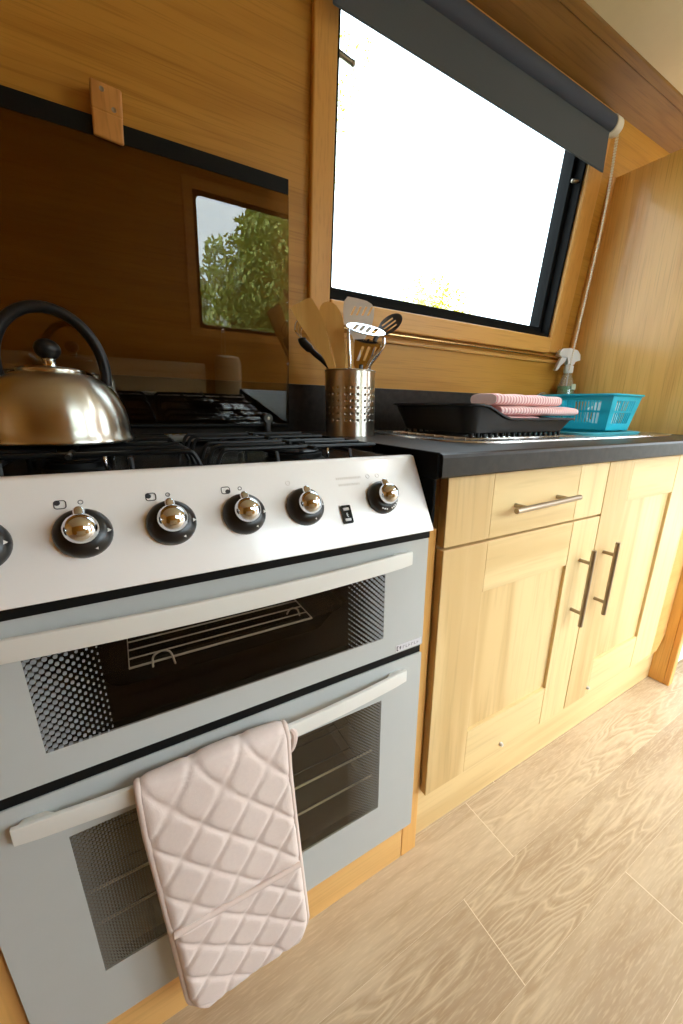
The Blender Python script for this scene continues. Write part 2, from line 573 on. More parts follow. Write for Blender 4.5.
        self.merge(t)
        return self

    def build(self, name, mat, parent=None, loc=None, smooth=False, auto=None, kind=None, label=None):
        """link as ONE mesh object; vertices are given in world coordinates, the origin goes to loc (or the parent's base)"""
        bmesh.ops.recalc_face_normals(self.bm, faces=list(self.bm.faces))
        base = Vector((0, 0, 0))
        if parent is not None:
            base = Vector(parent['_base'])
        elif loc is not None:
            base = Vector(loc)
        for v in self.bm.verts:
            v.co -= base
        me = bpy.data.meshes.new(name)
        self.bm.to_mesh(me)
        self.bm.free()
        o = bpy.data.objects.new(name, me)
        COL.objects.link(o)
        me.materials.append(mat)
        if smooth or auto is not None:
            ang = math.radians(auto if auto is not None else 40)
            for p in me.polygons:
                p.use_smooth = True
            sharp = me.attributes.new('sharp_edge', 'BOOLEAN', 'EDGE') if 'sharp_edge' not in me.attributes else me.attributes['sharp_edge']
            b2 = bmesh.new()
            b2.from_mesh(me)
            flags = [False] * len(me.edges)
            for e in b2.edges:
                if len(e.link_faces) == 2 and e.calc_face_angle(0) > ang:
                    flags[e.index] = True
            b2.free()
            sharp.data.foreach_set('value', flags)
        if parent is not None:
            o.parent = parent
            o['_base'] = list(base)
        else:
            o.location = base
            o['_base'] = list(base)
        if kind:
            o['kind'] = kind
        if label:
            o['label'] = label
        return o


def thing(name, label, cat, loc, group=None, kind=None):
    o = bpy.data.objects.new(name, None)
    o.empty_display_size = 0.05
    COL.objects.link(o)
    o.location = loc
    o['_base'] = list(loc)
    if label:
        o['label'] = label
    if cat:
        o['category'] = cat
    if group:
        o['group'] = group
    if kind:
        o['kind'] = kind
    return o


def tag(o, label, cat, group=None):
    o['label'] = label
    o['category'] = cat
    if group:
        o['group'] = group
    return o


def rrect(x0, y0, x1, y1, r, seg=6):
    """rounded rectangle as (a,b) points"""
    pts = []
    for cx, cy, a0 in ((x1 - r, y1 - r, 0), (x0 + r, y1 - r, 90), (x0 + r, y0 + r, 180), (x1 - r, y0 + r, 270)):
        for i in range(seg + 1):
            a = math.radians(a0 + 90 * i / seg)
            pts.append((cx + r * math.cos(a), cy + r * math.sin(a)))
    return pts


def rect(x0, y0, x1, y1):
    return [(x0, y0), (x1, y0), (x1, y1), (x0, y1)]


def ellipse(cx, cy, a, b, rot=0, n=28):
    c, s = math.cos(rot), math.sin(rot)
    return [(cx + a * math.cos(t) * c - b * math.sin(t) * s, cy + a * math.cos(t) * s + b * math.sin(t) * c) for t in [2 * PI * i / n for i in range(n)]]


def smooth_path(pts, k=6):
    """Catmull-Rom through the points"""
    pts = [Vector(p) for p in pts]
    P = [pts[0] * 2 - pts[1]] + pts + [pts[-1] * 2 - pts[-2]]
    out = []
    for i in range(1, len(P) - 2):
        for j in range(k):
            t = j / k
            a, b, c, d = P[i - 1], P[i], P[i + 1], P[i + 2]
            out.append(0.5 * ((2 * b) + (c - a) * t + (2 * a - 5 * b + 4 * c - d) * t * t + (3 * b - a - 3 * c + d) * t ** 3))
    out.append(pts[-1])
    return out


def S(o, kind='structure'):
    o['kind'] = kind
    return o


XL, XR = -1.8, 3.4      # ends of the cabin
YF = -1.0               # opposite side
Y0 = 0.519              # front of the light plinth

# ------------------------------------------------------------------ floor: separate planks set into one sheet


def floor():
    bm = bmesh.new()
    uvl = bm.loops.layers.uv.new('UVMap')
    tone = bm.faces.layers.float.new('tone')
    rnd = random.Random(3)
    rows = {0: 0.63, 1: 0.475, 2: 0.816}
    Lp = 1.1
    y = 1.115
    k = -4
    while y > YF - 0.02:
        y1 = y - 0.15
        j = rows.get(k, rnd.uniform(0, Lp))
        x = j - Lp * math.ceil((j - XL) / Lp)
        while x < XR:
            x0, x1 = max(x, XL), min(x + Lp, XR)
            if x1 - x0 > 0.01:
                g, h = 0.0008, 0.0002
                vs = [bm.verts.new(p) for p in ((x0 + g, y1 + h, 0), (x1 - g, y1 + h, 0), (x1 - g, y - h, 0), (x0 + g, y - h, 0))]
                f = bm.faces.new(vs)
                f[tone] = rnd.uniform(0.94, 1.05)
                ox, oy = rnd.uniform(-40, 40), rnd.uniform(-40, 40)
                for lp, (u, v) in zip(f.loops, ((0, 0), (x1 - x0, 0), (x1 - x0, .15), (0, .15))):
                    lp[uvl].uv = (u + ox, v + oy)
            x += Lp
        y = y1
        k += 1
    # light backing seen in the seams
    vs = [bm.verts.new(p) for p in ((XL, YF - .02, -.0002), (XR, YF - .02, -.0002), (XR, 1.12, -.0002), (XL, 1.12, -.0002))]
    f = bm.faces.new(vs)
    f.material_index = 1
    f[tone] = 1.0
    me = bpy.data.meshes.new('floor')
    bm.to_mesh(me)
    bm.free()
    o = bpy.data.objects.new('floor', me)
    COL.objects.link(o)
    me.materials.append(M['floor'])
    me.materials.append(M['floor_seam'])
    o['kind'] = 'structure'


floor()

# ------------------------------------------------------------------ cabin shell
wx0, wx1, wz0, wz1 = 0.512, 1.436, 1.233, 1.865       # opening of the galley window
m = MB()
m.plate(rect(XL, 0.0, XR, sz(1.91)), [rect(wx0, sz(wz0), wx1, sz(wz1))], -0.04, 0.0, lambda a, b, t: WP(a, b, t))
m.box((XL, WY, -0.01), (XR, WY + 0.04, ZT))
S(m.build('wall_back', M['oak_wall']))
m = MB()
m.plate(rect(XL, 0.0, XR, 1.97), [rect(0.56, 1.0, 1.42, 1.72), rect(1.62, 0.12, 2.62, 1.80)], YF - 0.04, YF, lambda a, b, t: Vector((a, t, b)))  # right-hand opening: unseen hatch, added to let daylight onto the cabinets
S(m.build('wall_front', M['oak_wall']))
m = MB()
m.box((XL - 0.04, YF - .04, -.01), (XL, 1.12, 2.06))
S(m.build('wall_left', M['oak_panel']))
m = MB()
m.plate(rect(YF - .04, -.01, 1.12, 2.06), [rect(-0.60, 0.02, 0.20, 1.85)], XR, XR + 0.04, lambda a, b, t: Vector((t, a, b)))
S(m.build('wall_right', M['oak_panel']))
# shallow arched ceiling
cy = [0.872, 0.70, 0.45, 0.2, -0.05, -0.3, -0.55, -0.8, YF - 0.04]
cz = [1.962, 1.985, 2.01, 2.025, 2.03, 2.025, 2.01, 1.985, 1.955]
prof = list(zip(cy, cz)) + [(YF - 0.04, 2.07), (0.872, 2.07)]
m = MB()
m.prism(prof, XL, XR)
S(m.build('ceiling', M['cream'], auto=30))
# sloping oak board between wall and ceiling, and the ceiling moulding
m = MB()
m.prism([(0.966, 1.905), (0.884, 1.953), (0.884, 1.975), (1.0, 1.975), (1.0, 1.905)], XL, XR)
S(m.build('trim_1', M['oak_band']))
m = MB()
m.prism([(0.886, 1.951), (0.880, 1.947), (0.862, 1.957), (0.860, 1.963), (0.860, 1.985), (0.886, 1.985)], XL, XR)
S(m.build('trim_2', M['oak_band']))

# ------------------------------------------------------------------ galley window
win = thing('window_1', None, None, WP(0.97, sz(wz0), 0), kind='structure')
fw = 0.034
m = MB()
m.plate(rect(wx0 + .001, sz(wz0) + .001, wx1 - .001, sz(wz1) - .001), [rrect(wx0 + .024, sz(wz0) + fw, wx1 - .027, sz(wz1) - fw, 0.006)], -0.075, -0.03, WP)
m.plate(rect(wx0 + .001, sz(wz0) + .001, wx1 - .001, sz(wz1) - .001), [rect(wx0 + .010, sz(wz0) + .012, wx1 - .010, sz(wz1) - .012)], -0.03, 0.002, WP)
m.build('window_frame', M['alu_black'], win)
m = MB()
m.box((wx0 + .020, sz(wz0) + fw - .004, -0.056), (wx1 - .023, sz(wz1) - fw + .004, -0.052), WP)
m.build('pane', M['pane'], win)
for xx, a in ((wx0 + 0.008, 0.040), (wx1 - 0.008, -0.030)):
    m = MB()
    m.tube([WP(xx, sz(1.705), -0.010), WP(xx + a, sz(1.698), -0.008)], 0.006, 10)
    m.sphere(WP(xx + a, sz(1.698), -0.008), 0.0065)
    m.build('window_catch', M['screw'], win, smooth=True)
# oak casing
z0s, z1s = sz(wz0), sz(wz1)
for nm, b, mt in (('casing', ((0.456, sz(1.185), 0.0), (wx0, z1s + .032, 0.016)), 'oak_trim_v'),
                  ('casing', ((wx1, sz(1.185), 0.0), (1.515, z1s + .032, 0.016)), 'oak_trim_v'),
                  ('casing', ((0.456 + .0565, sz(1.180), 0.0), (wx1 - .0005, z0s, 0.020)), 'oak_trim'),
                  ('casing', ((0.456 + .0565, z1s, 0.0), (wx1 - .0005, z1s + .032, 0.016)), 'oak_trim')):
    m = MB()
    m.box(b[0], b[1], WP, bev=0.004)
    m.build(nm, M[mt], win)
# moulding strip under the casing
m = MB()
m.box((0.456, sz(1.148), 0.0), (1.56, sz(1.160), 0.010), WP, bev=0.003)
S(m.build('trim_3', M['oak_trim']))
# corner bead between wall and end panel
m = MB()
m.box((1.580, sz(0.905), 0.0), (1.602, sz(1.751), 0.014), WP, bev=0.005)
S(m.build('trim_4', M['oak_trim_v']))

# brass curtain rail below the window
rail = thing('curtain_rail', 'thin brass curtain rail along the oak wall under the window', 'rail', WP(1.0, sz(1.168), 0.01))
m = MB()
m.tube([WP(0.47, sz(1.170), 0.024), WP(1.545, sz(1.170), 0.024)], 0.0042, 12)
m.build('rod', M['brass'], rail, smooth=True)
for x in (0.49, 1.54):
    m = MB()
    m.tube([WP(x, sz(1.170), 0.0), WP(x, sz(1.170), 0.030)], 0.0065, 12)
    m.build('bracket', M['brass'], rail, smooth=True)

# ------------------------------------------------------------------ roller blind
bl = thing('roller_blind', 'charcoal roller blind pulled a little way down over the window', 'blind', WP(0.97, sz(1.84), 0.036))
RA = WP(0, sz(1.842), 0.0425)
ry, rz = RA.y, RA.z
m = MB()
m.lathe([(0.0235, 0.0), (0.0235, 0.985)], (0.468, ry, rz), 28, axis=(1, 0, 0))
m.build('blind_roll', M['blind_tube'], bl, smooth=True)
m = MB()
yb = ry - 0.004
n = 24
co, fc = [], []
for i in range(n + 1):
    x = 0.476 + (1.449 - 0.476) * i / n
    zb = 1.722 - 0.014 * i / n
    for (yy, zz) in ((yb, rz - 0.018), (yb, zb), (yb + 0.0012, zb), (yb + 0.0012, rz - 0.018)):
        co.append((x, yy, zz))
for i in range(n):
    for k in range(4):
        a, b = i * 4 + k, i * 4 + (k + 1) % 4
        fc.append((a, b, b + 4, a + 4))
fc += [(0, 1, 2, 3), (n * 4, n * 4 + 1, n * 4 + 2, n * 4 + 3)]
m.faces_from(co, fc)
m.build('blind_fabric', M['blind'], bl)
m = MB()
m.box((0.478, yb - .0015, 1.7225), (1.446, yb + .004, 1.7275), lambda x, y, z: Vector((x, y, z - 0.014 * (x - .476) / .973)), bev=0.001)
m.build('bottom_bar', M['blind'], bl)
for x0, x1 in ((0.458, 0.4675), (1.4535, 1.490)):
    m = MB()
    m.lathe([(0.020, 0), (0.0255, 0.003), (0.0255, x1 - x0 - .003), (0.016, x1 - x0)], (x0, ry, rz), 24, axis=(1, 0, 0))
    m.box((x0, ry, rz - .018), (x1, ry + .04, rz + .02), bev=.002)
    m.build('end_bracket', M['white_plastic'], bl, auto=40)
m = MB()
pa = [Vector((1.486, ry - .012, rz + .012)), Vector((1.490, ry - .006, 1.6)), Vector((1.496, ry + .024, 1.3)), Vector((1.494, ry + .040, 1.12))]
pb = [Vector((1.497, ry + .043, 1.12)), Vector((1.500, ry + .028, 1.3)), Vector((1.495, ry - .001, 1.6)), Vector((1.490, ry - .004, rz + .012))]
path = smooth_path(pa, 40) + smooth_path(pb, 40)
acc, last = 0.0, path[0]
pts = [path[0]]
for p in path[1:]:
    d = (p - last).length
    while acc + d >= 0.0075:
        t = (0.0075 - acc) / d
        last = last + (p - last) * t
        pts.append(last.copy())
        d = (p - last).length
        acc = 0
    acc += d
    last = p
m.tube(path, 0.0007, 5)
for p in pts:
    t = bmesh.new()
    bmesh.ops.create_icosphere(t, subdivisions=1, radius=0.0034, matrix=Matrix.Translation(p))
    m.merge(t)
m.build('bead_chain', M['chain'], bl, smooth=True)

# ------------------------------------------------------------------ oak end panel to the right of the worktop
ep = thing('end_panel', 'tall oak-veneer panel standing at the right end of the worktop', 'panel', (XP, 0.75, 0))
ztop = 1.752
yt = lambda z: WY - max(0, (z - ZT)) * math.tan(TILT) - 0.003
prof = [(0.470, 0.0), (WY - .002, 0.0), (WY - .002, ZT), (yt(ztop), ztop), (0.470, ztop)]
m = MB()
m.prism(prof, XP, XP + 0.026)
m.build('veneer_panel', M['oak_panel'], ep)
m = MB()
m.box((XP - .002, 0.450, 0.0), (XP + 0.028, 0.4695, ztop), bev=0.003)
m.build('edge_post', M['oak_post'], ep)
# filler strip between cabinet and panel with a chamfered foot
m = MB()
m.prism([(1.4635, 0.135), (1.4635, 0.858), (XP - .0005, 0.858), (XP - .0005, 0.190), (1.56, 0.135)], 0.500, 0.518, axis='y', bev=0.002)
tag(m.build('filler_strip', M['oak_plinth'], loc=(1.53, 0.51, 0.135)), 'orange oak filler strip between the right cabinet door and the end panel', 'panel')

# ------------------------------------------------------------------ worktop with a cut-out for the bowl
bx0, bx1, by0, by1 = 1.13, 1.50, 0.645, 0.945
wt = MB()
x0, x1, yf, yb_ = 0.425, XP - .001, 0.464, WY - .001
z0 = 0.861
# rounded front edge profile, in four slabs round the hole
fp = [(yf, z0 + .003), (yf, ZT - .007), (yf + .002, ZT - .002), (yf + .007, ZT), (by0, ZT), (by0, z0), (yf + .003, z0)]
wt.prism(fp, x0, x1)
wt.box((x0, by1, z0), (x1, yb_, ZT))
wt.box((x0, by0, z0), (bx0, by1, ZT))
wt.box((bx1, by0, z0), (x1, by1, ZT))
bmesh.ops.remove_doubles(wt.bm, verts=wt.bm.verts, dist=1e-5)
wo = wt.build('worktop', M['laminate'], loc=(1.0, 0.77, z0))
tag(wo, 'dark slate-effect laminate worktop running along under the window', 'worktop')
m = MB()
m.box((XL + .01, 0.0, 0.0005), (XP - .001, sz(1.024), 0.012), WP, bev=0.0015)
tag(m.build('upstand', M['laminate'], loc=WP(0.5, 0, 0)), 'dark laminate upstand at the foot of the oak wall behind worktop and cooker', 'upstand')
# black shield between cooker and worktop end
m = MB()
m.prism([(0.474, 0.8595), (0.474, 0.79), (0.480, 0.772), (0.490, 0.768), (0.60, 0.768), (0.60, 0.8595)], 0.418, 0.4235, bev=0.0015)
m.box((0.4185, 0.470, 0.8595), (0.4245, 0.66, 0.9015), bev=.0015)
tag(m.build('heat_shield', M['shield_black'], loc=(0.42, 0.53, 0.768)), 'black metal shield on the worktop end beside the cooker', 'shield')

# ------------------------------------------------------------------ orange oak post and plinth round the cooker
m = MB()
m.box((0.4125, 0.498, 0.0), (0.4525, 0.600, 0.767), bev=0.002)
tag(m.build('side_post', M['oak_post'], loc=(0.432, 0.55, 0)), 'narrow orange oak post between the cooker and the pale cabinet', 'post')
m = MB()
m.box((-0.190, 0.4985, 0.0), (0.4115, 0.516, 0.1345), bev=0.002)
tag(m.build('cooker_plinth', M['oak_plinth'], loc=(0.11, 0.507, 0)), 'orange oak plinth board on the floor under the cooker', 'plinth')
m = MB()
m.box((-0.235, 0.480, 0.0), (-0.1955, 0.60, 0.86), bev=0.002)
tag(m.build('side_post', M['oak_post'], loc=(-0.215, 0.55, 0)), 'orange oak post left of the cooker in the bottom left corner', 'post')
m = MB()
m.box((0.4545, Y0, 0.0), (1.602, 0.535, 0.150), bev=0.0015)
tag(m.build('cabinet_plinth', M['maple_h'], loc=(1.0, 0.527, 0)), 'pale maple plinth board on the floor under the two cabinet doors', 'plinth')

# ------------------------------------------------------------------ cabinets
YC = 0.482


def bar_handle(parent, a, b, out, r=0.0056):
    """bar handle from a to b standing off the door along -y"""
    a, b = Vector(a), Vector(b)
    d = (b - a)
    h = MB()
    h.tube([a, b], r, 14)
    for f in (0.17, 0.83):
        p = a + d * f
        h.tube([p, p + Vector((0, out, 0))], r * 0.8, 12)
    return h.build('handle', M['nickel'], parent, smooth=True, label='brushed nickel bar handle')


def shaker_door(root, x0, x1, z0, z1, sl=0.112, sr=0.108, rt=0.106, rb=0.115):
    """shaker door: two stiles, two rails, recessed centre panel"""
    y0, y1 = YC, YC + 0.020
    d = MB()
    d.box((x0 + sl - .004, y0 + .008, z0 + rb - .004), (x1 - sr + .004, y1 - .002, z1 - rt + .004))
    door = d.build('door', M['maple_v'], root)
    for (a, b) in ((x0, x0 + sl), (x1 - sr, x1)):
        s = MB()
        s.box((a, y0, z0), (b, y1, z1), bev=0.0015)
        s.build('stile', M['maple_v'], door)
    for (a, b) in ((z0, z0 + rb), (z1 - rt, z1)):
        s = MB()
        s.box((x0 + sl + .0006, y0 + .0006, a), (x1 - sr - .0006, y1, b), bev=0.0012)
        s.build('rail', M['maple_h'], door)
    return door


def carcass(root, x0, x1, zr=0.859):
    c = MB()
    t = 0.016
    z0, z1, yb = 0.152, 0.859, 1.06
    c.box((x0, YC + .022, z0), (x0 + t, yb, z1))
    c.box((x1 - t, YC + .022, z0), (x1, yb, zr))
    c.box((x0 + t, YC + .022, z0), (x1 - t, yb, z0 + t))
    c.box((x0 + t, yb - t, z0 + t), (x1 - t, yb, z1))
    c.box((x0 + t, YC + .022, z1 - t), (x1 - t, YC + .06, z1))
    c.build('carcass', M['maple_v'], root)


def buffer(root, x, z):
    b = MB()
    b.lathe([(0.005, 0), (0.005, 0.003), (0.0035, 0.007)], (x, YC - .0005, z), 14, axis=(0, -1, 0))
    b.build('door_buffer', M['grey_nylon'], root, auto=40)


cab = thing('base_cabinet', 'pale maple base cabinet with a drawer above its door, beside the cooker', 'cabinet', (0.707, 0.75, 0.15))
carcass(cab, 0.457, 0.956)
door = shaker_door(cab, 0.457, 0.9555, 0.167, 0.7285)
bar_handle(door, (0.900, YC - 0.030, 0.462), (0.900, YC - 0.030, 0.660), 0.030)
buffer(door, 0.692, 0.186)
dr = MB()
dr.box((0.5695, YC, 0.7335), (0.8425, YC + .020, 0.858), bev=0.0012)
drawer = dr.build('drawer', M['maple_h'], cab)
for a, b in ((0.457, 0.569), (0.843, 0.9555)):
    s = MB()
    s.box((a, YC - .0002, 0.7335), (b, YC + .020, 0.858), bev=0.0015)
    s.build('stile', M['maple_v'], drawer)
bar_handle(drawer, (0.602, YC - 0.030, 0.790), (0.802, YC - 0.030, 0.796), 0.030)

cab2 = thing('base_cabinet', 'pale maple base cabinet with one full-height door, beside the tall end panel', 'cabinet', (1.21, 0.75, 0.15))
carcass(cab2, 0.958, 1.461, 0.738)
door = shaker_door(cab2, 0.9585, 1.461, 0.167, 0.858, sl=0.112, sr=0.140)
bar_handle(door, (1.004, YC - 0.030, 0.466), (1.004, YC - 0.030, 0.662), 0.030)
buffer(door, 1.064, 0.196)

# ------------------------------------------------------------------ sink with drainer
sk = thing('inset_sink', 'stainless steel inset sink and drainer in the dark worktop', 'sink', (1.08, 0.79, ZT))
m = MB()


def lp(x0, y0, x1, y1, r, z, seg=8):
    return [Vector((a, b, z)) for a, b in rrect(x0, y0, x1, y1, r, seg)]


m.loft([lp(.590, .575, 1.575, 1.015, .12, ZT + .0002), lp(.591, .576, 1.574, 1.014, .12, ZT + .0035), lp(.602, .587, 1.563, 1.003, .11, ZT + .004),
        lp(.612, .597, 1.553, .993, .10, ZT + .0025), lp(1.120, .632, 1.515, .960, .06, ZT + .0022), lp(1.135, .650, 1.495, .940, .05, ZT - .002),
        lp(1.140, .656, 1.490, .934, .05, ZT - .14), lp(1.165, .680, 1.465, .910, .04, ZT - .155)], False, True)
m.build('basin', M['steel_sink'], sk, auto=35)
m = MB()
for i in range(9):
    y = 0.655 + i * 0.035
    m.tube([(0.66, y, ZT + .0022), (1.08, y, ZT + .0022)], 0.003, 8)
m.build('drainer_rib', M['steel_sink'], sk, smooth=True)
m = MB()
m.lathe([(0.035, 0), (0.035, 0.002), (0.024, 0.003)], (1.315, .795, ZT - .1549), 24)
m.build('waste', M['chrome'], sk, auto=40)
# washing-up bowl sunk in the basin
wb = MB()


def wl(d, r, z):
    return lp(1.146 + d, .662 + d, 1.484 - d, .928 - d, r, z)


wb.loft([wl(.025, .03, ZT - .148), wl(.004, .045, ZT - .01), wl(-.004, .05, ZT + .004), wl(-.006, .05, ZT + .0075), wl(-.002, .05, ZT + .009), wl(.006, .045, ZT + .004), wl(.009, .04, ZT - .01), wl(.029, .03, ZT - .145)], True, True)
o = wb.build('washing_up_bowl', M['teal_light'], loc=(1.315, .795, ZT - .148), auto=40)
tag(o, 'pale teal washing-up bowl sunk in the sink under the basket', 'bowl')

# ------------------------------------------------------------------ mixer tap
tap = thing('mixer_tap', 'chrome tap with a low curved spout behind the towels', 'tap', (1.43, 0.985, ZT + .003))
m = MB()
m.lathe([(0.026, 0), (0.026, .006), (0.019, .012), (0.018, .07), (.014, .085)], (1.43, .995, ZT + .0045), 20)
m.build('tap_body', M['chrome'], tap, auto=40)
m = MB()
m.tube(smooth_path([(1.43, .995, ZT + .07), (1.425, .994, 1.005), (1.400, .991, 1.024), (1.355, .985, 1.024), (1.295, .955, 1.002), (1.262, .925, .980)], 8), 0.0095, 14)
m.build('spout', M['chrome'], tap, smooth=True)
m = MB()
m.tube([(1.43, .995, ZT + .088), (1.43, .995, ZT + .10), (1.452, 1.005, ZT + .108)], 0.007, 10)
m.build('lever', M['chrome'], tap, smooth=True)

# ------------------------------------------------------------------ black dish drainer on the drainer board
dd = thing('dish_drainer', 'black plastic dish drainer tray standing on the sink drainer, towels in it', 'dish drainer', (0.87, 0.80, ZT))
bz = ZT + .0145


def tray_top(x, y):
    t = min(1, max(0, (x - 0.70) / 0.10))
    t = t * t * (3 - 2 * t)
    return 0.978 * (1 - t) + 0.948 * t


def tl(x0, y0, x1, y1, r, z=None, dz=0):
    return [Vector((a, b, (tray_top(a, b) + dz) if z is None else z)) for a, b in rrect(x0, y0, x1, y1, r, 14)]


def dens(lo, k=5):
    out = []
    n = len(lo)
    for i in range(n):
        a, b = lo[i], lo[(i + 1) % n]
        L = (b - a).length
        kk = k if L > 0.05 else 1
        for j in range(kk):
            out.append(a.lerp(b, j / kk))
    return out


def relift(lo, dz):
    return [Vector((p.x, p.y, tray_top(p.x, p.y) + dz)) for p in lo]


o_bot = dens(tl(.688, .668, 1.050, .932, .03, bz), 14)
o_top = relift(dens(tl(.662, .652, 1.072, .950, .04, 0), 14), -.004)
o_lip = relift(dens(tl(.652, .644, 1.084, .958, .045, 0), 14), -.002)
o_lip2 = relift(dens(tl(.652, .644, 1.084, .958, .045, 0), 14), 0.002)
i_top = relift(dens(tl(.668, .658, 1.066, .944, .038, 0), 14), 0.001)
i_bot = dens(tl(.694, .674, 1.044, .926, .028, bz + .003), 14)
m = MB()
m.loft([o_bot, o_top, o_lip, o_lip2, i_top, i_bot], True, True)
m.build('tray', M['black_plastic'], dd, auto=40)
for i in range(17):
    x = 0.700 + i * 0.021
    for y in (0.676, 0.924):
        m = MB()
        m.lathe([(0.004, 0), (0.0055, bz - ZT - .0027)], (x, y, ZT + .0025), 8)
        m.build('foot', M['black_plastic'], dd, auto=40)
m = MB()
for y in (0.70, 0.745, 0.79, 0.835, 0.88):
    m.box((0.705, y, bz + .0029), (0.825, y + .004, bz + .030), bev=.001)
m.build('plate_rack', M['black_plastic'], dd)


def towel(x0, x1, yc, zc, hy, hz, name, label, ph):
    t = thing(name, label, 'towel', ((x0 + x1) / 2, yc, zc - hz))
    loops = []
    nx = 40
    for i in range(nx + 1):
        x = x0 + (x1 - x0) * i / nx
        wob = 0.0004 * math.sin(i * 1.9 + ph) + 0.0015 * math.sin(i * .5 + ph)
        e = 1 - 0.10 * abs(2 * i / nx - 1) ** 6
        lo = []
        for k in range(28):
            a = 2 * PI * k / 28
            c, s = math.cos(a), math.sin(a)
            py = hy * e * math.copysign(abs(c) ** 0.55, c)
            pz = (hz * e + (wob if s > 0 else 0)) * math.copysign(abs(s) ** 0.7, s)
            lo.append(Vector((x, yc + py, zc + pz)))
        loops.append(lo)
    q = MB()
    q.loft(loops)
    q.build('folded_cloth', M['towel'], t, auto=50)
    # folded edge seen as a dark spiral on the end
    q = MB()
    sp = []
    for k in range(40):
        a = k / 39 * 3.4 * PI
        rr = 0.92 - 0.75 * k / 39
        sp.append((x1 + .0005, yc + hy * .8 * rr * math.cos(a), zc + hz * .8 * rr * math.sin(a)))
    q.tube(sp, 0.0022, 6)
    q.build('fold_edge', M['towel_red'], t, smooth=True)
    return t


towel(0.862, 1.150, 0.800, 0.9945, 0.052, 0.0152, 'folded_towel', 'pink striped towel, topmost of the three folded in the black tray', 0.3)
towel(0.866, 1.215, 0.795, 0.9660, 0.066, 0.0130, 'folded_towel', 'pink striped towel, middle of the three in the black tray, the longest one', 2.3)
towel(0.855, 1.030, 0.795, 0.9355, 0.075, 0.0172, 'folded_towel', 'pink striped towel, lowest of the three folded in the black tray', 1.7)

# ------------------------------------------------------------------ teal basket
bk = thing('plastic_basket', 'teal slotted plastic basket at the right end of the sink', 'basket', (1.44, .79, ZT + .0095))
BX0, BX1, BY0, BY1 = 1.345, 1.485, 0.715, 0.945      # base
zb, zt_ = ZT + .0095, ZT + .122
fl = 0.020                                            # flare


def BP(u, v, h):
    """u,v 0..1 across the base, h 0..1 up: the walls flare outwards"""
    x = BX0 + (BX1 - BX0) * u + (u - .5) * 2 * fl * h
    y = BY0 + (BY1 - BY0) * v + (v - .5) * 2 * fl * h
    return Vector((x, y, zb + (zt_ - zb) * h))


def strip(mb, side, a0, a1, h0, h1, t=0.0022):
    """piece of basket wall on one side between a0..a1 along it and h0..h1 up"""
    def fn(a, h, o):
        if side == 'l':
            p = BP(0, a, h); return p + Vector((o, 0, 0))
        if side == 'r':
            p = BP(1, a, h); return p - Vector((o, 0, 0))
        if side == 'f':
            p = BP(a, 0, h); return p + Vector((0, o, 0))
        p = BP(a, 1, h); return p - Vector((0, o, 0))
    mb.box((a0, h0, 0), (a1, h1, t), fn)


m = MB()
m.box((0, 0, 0), (1, 1, 0.03), lambda a, b, c: BP(a, b, c))
for sd, nn in (('l', 17), ('r', 17), ('f', 9), ('b', 9)):
    strip(m, sd, 0, 1, 0.0, 0.20)
    strip(m, sd, 0, 1, 0.50, 0.56)
    strip(m, sd, 0, 1, 0.84, 1.0)
    c = 0.13 if nn > 10 else 0.17
    strip(m, sd, 0, c, 0.2, 0.84)
    strip(m, sd, 1 - c, 1, 0.2, 0.84)
    k = nn
    for i in range(1, k):
        a = c + (1 - 2 * c) * i / k
        hw = (1 - 2 * c) / k * 0.17
        strip(m, sd, a - hw, a + hw, 0.2, 0.84)
m.build('slotted_wall', M['teal'], bk)
m = MB()
r0 = 0.003
rim = [BP(0, 0, 1), BP(1, 0, 1), BP(1, 1, 1), BP(0, 1, 1)]
x0, y0, x1, y1 = rim[0].x, rim[0].y, rim[1].x, rim[2].y
m.loft([[Vector((a, b, zt_ - .006)) for a, b in rrect(x0 - .001, y0 - .001, x1 + .001, y1 + .001, .012)],
        [Vector((a, b, zt_ - .002)) for a, b in rrect(x0 - .008, y0 - .008, x1 + .008, y1 + .008, .016)],
        [Vector((a, b, zt_ + .002)) for a, b in rrect(x0 - .008, y0 - .008, x1 + .008, y1 + .008, .016)],
        [Vector((a, b, zt_ + .002)) for a, b in rrect(x0 + .002, y0 + .002, x1 - .002, y1 - .002, .010)],
        [Vector((a, b, zt_ - .006)) for a, b in rrect(x0 + .002, y0 + .002, x1 - .002, y1 - .002, .010)]], False, False)
m.build('basket_rim', M['teal'], bk)
# white mug inside
mg = thing('mug', 'white mug standing inside the teal basket', 'mug', (1.435, .772, zb + .004))
m = MB()
m.lathe([(0.030, 0), (0.036, .003), (0.038, .02), (0.039, .085), (0.036, .085), (0.034, .012), (0.0, .008)], (1.435, .772, zb + .004), 28)
m.build('cup', M['white_plastic'], mg, auto=50)
m = MB()
m.tube(smooth_path([(1.435, .810, zb + .074), (1.435, .833, zb + .066), (1.435, .835, zb + .036), (1.435, .810, zb + .024)], 6), .005, 10)
m.build('handle', M['white_plastic'], mg, smooth=True)

